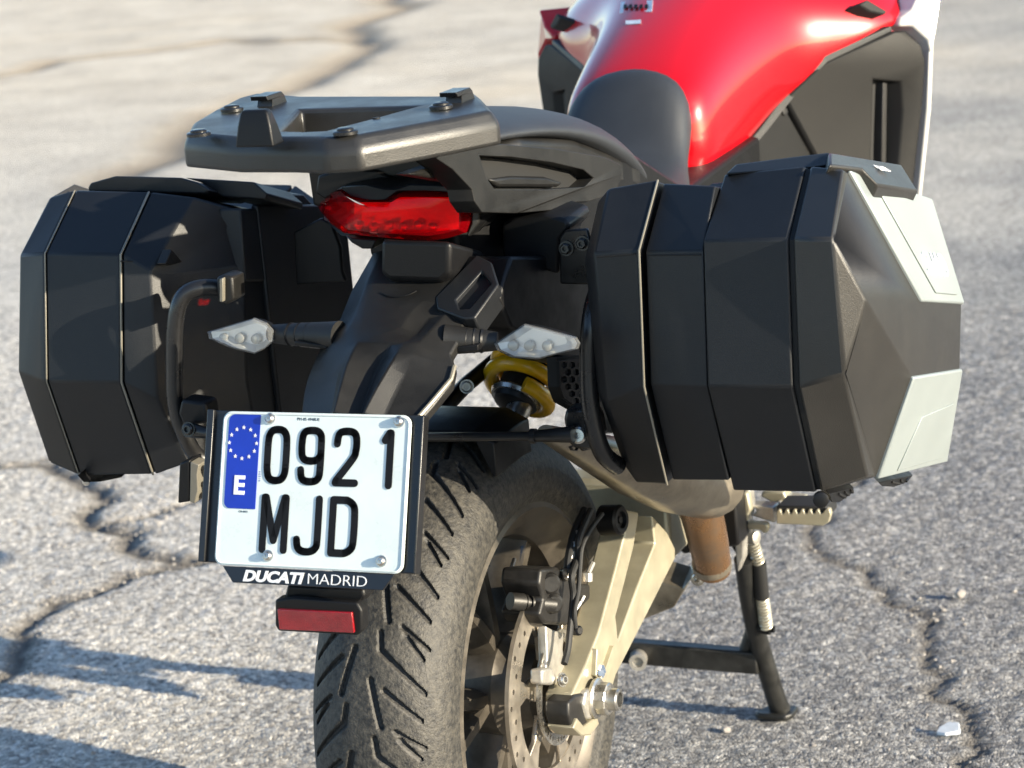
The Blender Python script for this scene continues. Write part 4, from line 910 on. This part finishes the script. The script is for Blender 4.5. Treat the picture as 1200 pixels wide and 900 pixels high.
# ================================================================== panniers
def ring(px4, x, yc=.12, drop=.085):
    r = [spot(a, b2, x=x) for a, b2 in px4]      # top, upper fold, lower fold, bottom
    f = [Vector((p.x, 2*yc-p.y, p.z)) for p in reversed(r)]; f[-1].z -= drop
    return r+f
def shrink(r, k, yc=.10, zc=.765): return [Vector((p.x, yc+(p.y-yc)*k, zc+(p.z-zc)*k)) for p in r]
def atx(r, x): return [Vector((x, p.y, p.z)) for p in r]
RP = thing('pannier', 'right-hand black hard pannier with pale silver panels on its lid', 'pannier', (.38, .1, .6), 'panniers on the rear of the motorcycle')
S0 = ring([(713, 221), (696, 297), (712, 470), (746, 566)], 0.256, .05); S1 = ring([(770, 211), (748, 293), (754, 453), (781, 568)], 0.307, .05)
V, F = loft([shrink(atx(S0, 0.235), .9), S0, S1]); inner = mesh('inner_shell', V, F, M['case'], RP, bevel=.0025, ang=30)
V, F = tube([p+Vector((.001, -.0006, .0)) for p in S1[:4]], .0013, 8); mesh('seam_trim', V, F, M['trim'], inner)
S2 = shrink(atx(S1, 0.3125), .975); S3 = ring([(838, 218), (824, 294), (829, 453), (854, 563)], 0.381, .05)
V, F = loft([S2, S3]); slv = mesh('expansion_sleeve', V, F, M['case'], RP, bevel=.002, ang=30)
S4 = ring([(849, 204), (824, 282), (829, 453), (859, 575)], 0.382, .05); S5 = ring([(943, 195), (923, 280), (929, 453), (956, 577)], 0.475, .05)
V, F = loft([S4, S5]); osh = mesh('outer_shell', V, F, M['case'], RP, bevel=.0025, ang=30)
V, F = loft([shrink(atx(S5, 0.4755), .985), shrink(atx(S5, 0.4805), .985)]); mesh('lid_gasket', V, F, M['dark'], osh)
def rest_seam(r0, r1, z): return None
# horizontal joint line round the inner shell and sleeve
for nm, ra, rb2, par in (('joint_line', S0, S1, inner), ('joint_line', S2, S3, slv)):
    a, b2 = ra[1], rb2[1]; V, F = tube([a+Vector((.003, -.0004, -.004)), b2+Vector((-.003, -.0004, -.004))], .0011, 6); mesh(nm, V, F, M['dark'], par)
def lid(S5, x_lid, fold_px, x_fold, bd_px, apex_px, apex_x, front_pts, par, mirror=False):
    r0 = atx(S5, x_lid)
    fold = [spot(a, b2, x=x) for (a, b2), x in zip(fold_px, x_fold)]
    bd = [spot(a, b2, x=x) for a, b2, x in bd_px]
    fr = [spot(a, b2, x=x) for a, b2, x in front_pts]
    return r0, fold, bd, fr
r0 = atx(S5, 0.481)
fold = [spot(989, 199, x=.519), spot(976, 280, x=.529), spot(990, 439, x=.532), spot(1018, 559, x=.523)]
bd = [spot(993, 201, x=0.514), spot(1078, 354, x=0.565), spot(1068, 441, x=0.565), spot(1026, 560, x=0.518)]
apex = spot(1015, 351, x=0.527)
apex = spot(1015, 351, x=.5535)
fr = [spot(1089, 234, x=0.517), spot(1127, 357, x=0.565), spot(1125, 432, x=0.565), spot(1107, 540, x=0.52)]
YE = .30
back_ring = [Vector((r0[0].x, y_, z_)) for y_, z_ in ((.17, .62), (.20, .74), (.19, .86), (.12, .90))]   # bottom, lower, upper, top (front side)
V = r0[:4]+fold+bd+[apex]+fr+back_ring+[]
F = [(0, 1, 5, 4), (1, 2, 6, 5), (2, 3, 7, 6), (5, 6, 12), (4, 5, 8), (5, 12, 9, 8), (12, 10, 9), (12, 6, 11, 10), (6, 7, 11),
     (8, 9, 14, 13), (9, 10, 15, 14), (10, 11, 16, 15), (13, 14, 19, 20), (14, 15, 18, 19), (15, 16, 17, 18),
     (4, 8, 13, 20, 0), (7, 3, 17, 16, 11), (0, 20, 19, 18, 17, 3, 2, 1)]
rl = mesh('lid', V, F, M['lid'], RP, bevel=.003, seg=3, ang=30)
def facing(P, off, th, name, m, par, bevel=.002):
    P = [Vector(p) for p in P]; nn = (P[1]-P[0]).cross(P[-1]-P[0]).normalized()
    if nn.x*par_sign < 0: nn = -nn
    V, F = prism([p+nn*off for p in P], -nn*th); return mesh(name, V, F, m, par, bevel=bevel), nn
par_sign = 1
up_panel, nu_ = facing([bd[0], bd[1], fr[1], fr[0]], .004, .006, 'lid_panel', M['silver'], rl)
up_panel['label'] = 'upper pale silver lid panel with raised lettering'
lo_panel, nl_ = facing([bd[2], bd[3], fr[3], fr[2]], .004, .006, 'lid_panel', M['silver'], rl)
lo_panel['label'] = 'lower pale silver lid panel'
def lerp2(Q, u, v): return Q[0].lerp(Q[1], v).lerp(Q[3].lerp(Q[2], v), u)    # u across, v down
Q = [bd[0], bd[1], fr[1], fr[0]]
V, F = prism([lerp2(Q, a, b2)+nu_*.0042 for a, b2 in ((.22, .10), (.36, .93), (.84, .93), (.72, .10))], nu_*.002); mesh('raised_field', V, F, M['silver'], up_panel, bevel=.0016)
mx = frame_m(lerp2(Q, .36, .78)+nu_*.0066, (Q[2]-Q[1]), (lerp2(Q, .5, .2)-lerp2(Q, .5, .8))); text('SHAD', .040, mx, M['wht'], up_panel, 'raised_lettering', ext=.0011, sx=0.97)
V, F = prism([lerp2([bd[2], bd[3], fr[3], fr[2]], a, b2)+nl_*.0042 for a, b2 in ((.22, .95), (.36, .42), (.90, .34), (.86, .93))], nl_*.0015); mesh('raised_field', V, F, M['silver'], lo_panel, bevel=.0012)
# latch cover on top
Qt = spots([(972, 179), (1056, 193), (1061, 201), (1076, 224), (1030, 217), (1012, 198), (972, 193)], x=0.525)
LC0 = [spot(972, 178, x=0.49), spot(1056, 192, x=0.498), spot(1076, 224, x=0.532), spot(1029, 217, x=0.536), spot(1011, 199, x=0.523), spot(972, 193, x=0.507)]
V, F = prism(LC0, (-.012, .012, -.02)); lc = mesh('latch_cover', V, F, M['lid'], rl, bevel=.003)
e1 = (LC0[1]-LC0[0]).normalized(); e2 = (LC0[0]-LC0[4]); nn = e1.cross(e2).normalized()
if nn.x < 0: nn = -nn
mx = frame_m(spot(1031, 202, x=0.522)+nn*.003, e1, nn.cross(e1)); text('SHAD', .016, mx, M['wht'], lc, 'logo_lettering', ext=.0003, off=.0004)
S = []
for x, k in ((.365, 1), (.47, 1)):
    pass
tp = [spot(852, 202, x=0.385), spot(945, 181, x=0.445), spot(972, 178, x=0.49), spot(974, 193, x=0.498), spot(943, 195, x=0.472)]
V, F = prism([spot(849, 204, x=.386), spot(862, 192, x=.392), spot(972, 178, x=.487), spot(975, 194, x=.495), spot(943, 196, x=.471)], (-.004, .07, -.03)); mesh('top_handle', V, F, M['case'], osh, bevel=.003)
# feet with slots and corner rivet
for P in (((972, 579), (1000, 571), (1001, 577), (984, 589), (975, 589)), ((1030, 566), (1070, 557), (1064, 565), (1048, 571), (1034, 570))):
    l = spots(P, x=0.49); V, F = prism(l, (-.02, .02, .01)); fo = mesh('case_foot', V, F, M['black'], rl, bevel=.001)
    a, b2, c2, d2 = l[0], l[1], l[2], l[3]
    for f in (.35, .6, .85):
        p1_, p2_ = a.lerp(b2, f), d2.lerp(c2, f) ; V, F = tube([p1_+Vector((.001, -.001, -.002)), p2_+Vector((.001, -.001, .002))], .0014, 6); mesh('foot_rib', V, F, M['tail'], fo)
V, F = lathe([(0, .005), (.002, .0045), (.003, .002)], spot(962, 586, x=0.482), (.3, -1, .1), 14); rv = mesh('corner_rivet', V, F, M['steel'], rl)
V, F = lathe([(-.008, .0085), (0, .0085), (.001, .006)], spot(962, 586, x=0.483), (.3, -1, .1), 16); mesh('rivet_seat', V, F, M['black'], rl)

LP = thing('pannier', 'left-hand black hard pannier with bare all-black lid', 'pannier', (-.38, .1, .6), 'panniers on the rear of the motorcycle')
A4 = [(89, 223), (54, 297), (56, 447), (94, 557)]; B4 = [(173, 225), (140, 298), (141, 448), (178, 556)]
C4 = [(228, 232), (176, 316), (184, 467), (220, 545)]
SA, SB = ring(A4, -.46, drop=.085), ring(B4, -.362, drop=.085)
SCc = [spot(226, 231, x=-.302), spot(176, 318, x=-.325), spot(184, 467, x=-.325), spot(218, 543, x=-.312)]; SCc += [Vector((p.x, .24-p.y, p.z-(.085 if p is SCc[0] else 0))) for p in reversed(SCc)]
V, F = loft([SB, SA]); los = mesh('outer_shell', V, F, M['case'], LP, bevel=.0025, ang=30)
V, F = tube([p+Vector((.002, -.0004, 0)) for p in SB[:4]], .0014, 8); mesh('seam_trim', V, F, M['trim'], los)
V, F = tube([p+Vector((-.0015, -.0002, 0)) for p in SA[:4]], .0009, 8); mesh('seam_trim', V, F, M['trim'], los)
SD = [spot(290, 249, x=-.250), spot(203, 322, x=-.311), spot(207, 460, x=-.311), spot(230, 540, x=-.302)]; SD += [Vector((p.x, .24-p.y, p.z-(.085 if p is SD[0] else 0))) for p in reversed(SD)]
SE = shrink(atx(SD, -.255), .985); SE[0], SE[7] = SD[0]+Vector((.004, .03, -.004)), SD[7]+Vector((.004, -.03, -.004))
SE = [Vector((-.25, p.y+.06*(1 if i < 4 else -1), p.z)) for i, p in enumerate(SE)]
V, F = loft([atx(SB, -.3575), SCc, SD, SE]); lin = mesh('inner_shell', V, F, M['case'], LP, bevel=.0025, ang=30)
a, b2 = SB[1], SCc[1]; V, F = tube([spot(141, 306, x=-.357), spot(193, 307, x=-.318)], .001, 6); mesh('joint_line', V, F, M['dark'], lin)
V, F = prism(spots([(194, 309), (201, 292), (214, 307), (200, 311)], x=-.300), (-.012, 0, 0)); mesh('hinge_tip', V, F, M['tail'], lin, bevel=.001)
V, F = prism([Vector((-.244, y, z)) for y, z in ((.03, .905), (.26, .86), (.26, .62), (.03, .62))], (-.01, 0, 0)); mesh('inner_wall', V, F, M['case'], lin, bevel=.003)
# lid
ro = [spot(58, 231, x=-.492), spot(23, 299, x=-.505), spot(21, 435, x=-.505), spot(57, 542, x=-.492)]
ro2 = [Vector((-.50, .10, .94)), Vector((-.545, .12, .80)), Vector((-.545, .12, .71)), Vector((-.50, .10, .61))]
full = ro+[Vector((p.x, .24-p.y, p.z-(.085 if p is ro[0] else 0))) for p in reversed(ro)]
tip = [Vector((-.497, .03, .935)), Vector((-.542, .06, .79)), Vector((-.542, .06, .71)), Vector((-.497, .03, .61))]; tip += [Vector((p.x, .24-p.y, p.z-(.07 if p is tip[0] else 0))) for p in reversed(tip)]
V, F = loft([atx(SA, -.463), full, tip]); ll = mesh('lid', V, F, M['lid'], LP, bevel=.003, ang=30)
# top ridge and hinge blocks
V, F = prism(spots([(103, 219), (106, 214), (135, 206), (212, 208), (232, 214), (246, 223), (240, 227), (103, 224)], y=.0), (0, .09, -.03)); mesh('top_handle', V, F, M['case'], los, bevel=.002)
V, F = prism(spots([(216, 208), (297, 213), (313, 227), (311, 234), (262, 231), (247, 223), (236, 214)], y=.02), (0, .09, -.03)); mesh('hinge_block', V, F, M['case'], lin, bevel=.002)
V, F = prism(spots([(315, 231), (330, 227), (356, 228), (369, 242), (368, 252), (345, 252), (335, 250)], x=-.25), (-.05, .03, 0)); mesh('hinge_block', V, F, M['case'], lin, bevel=.002)
V, F = prism(spots([(282, 244), (345, 246), (352, 252), (351, 330), (288, 330)], x=-.246), (-.03, .0, 0)); mesh('lock_cover', V, F, M['case'], lin, bevel=.003)
V, F = prism(spots([(90, 557), (140, 556), (142, 560), (118, 565), (98, 566)], x=-.45), (0, .04, .006)); mesh('case_foot', V, F, M['black'], los, bevel=.001)
V, F = lathe([(0, .005), (.002, .0045), (.003, .002)], spot(101, 565, x=-.46), (.1, -1, 0), 12); mesh('corner_rivet', V, F, M['steel'], ll)
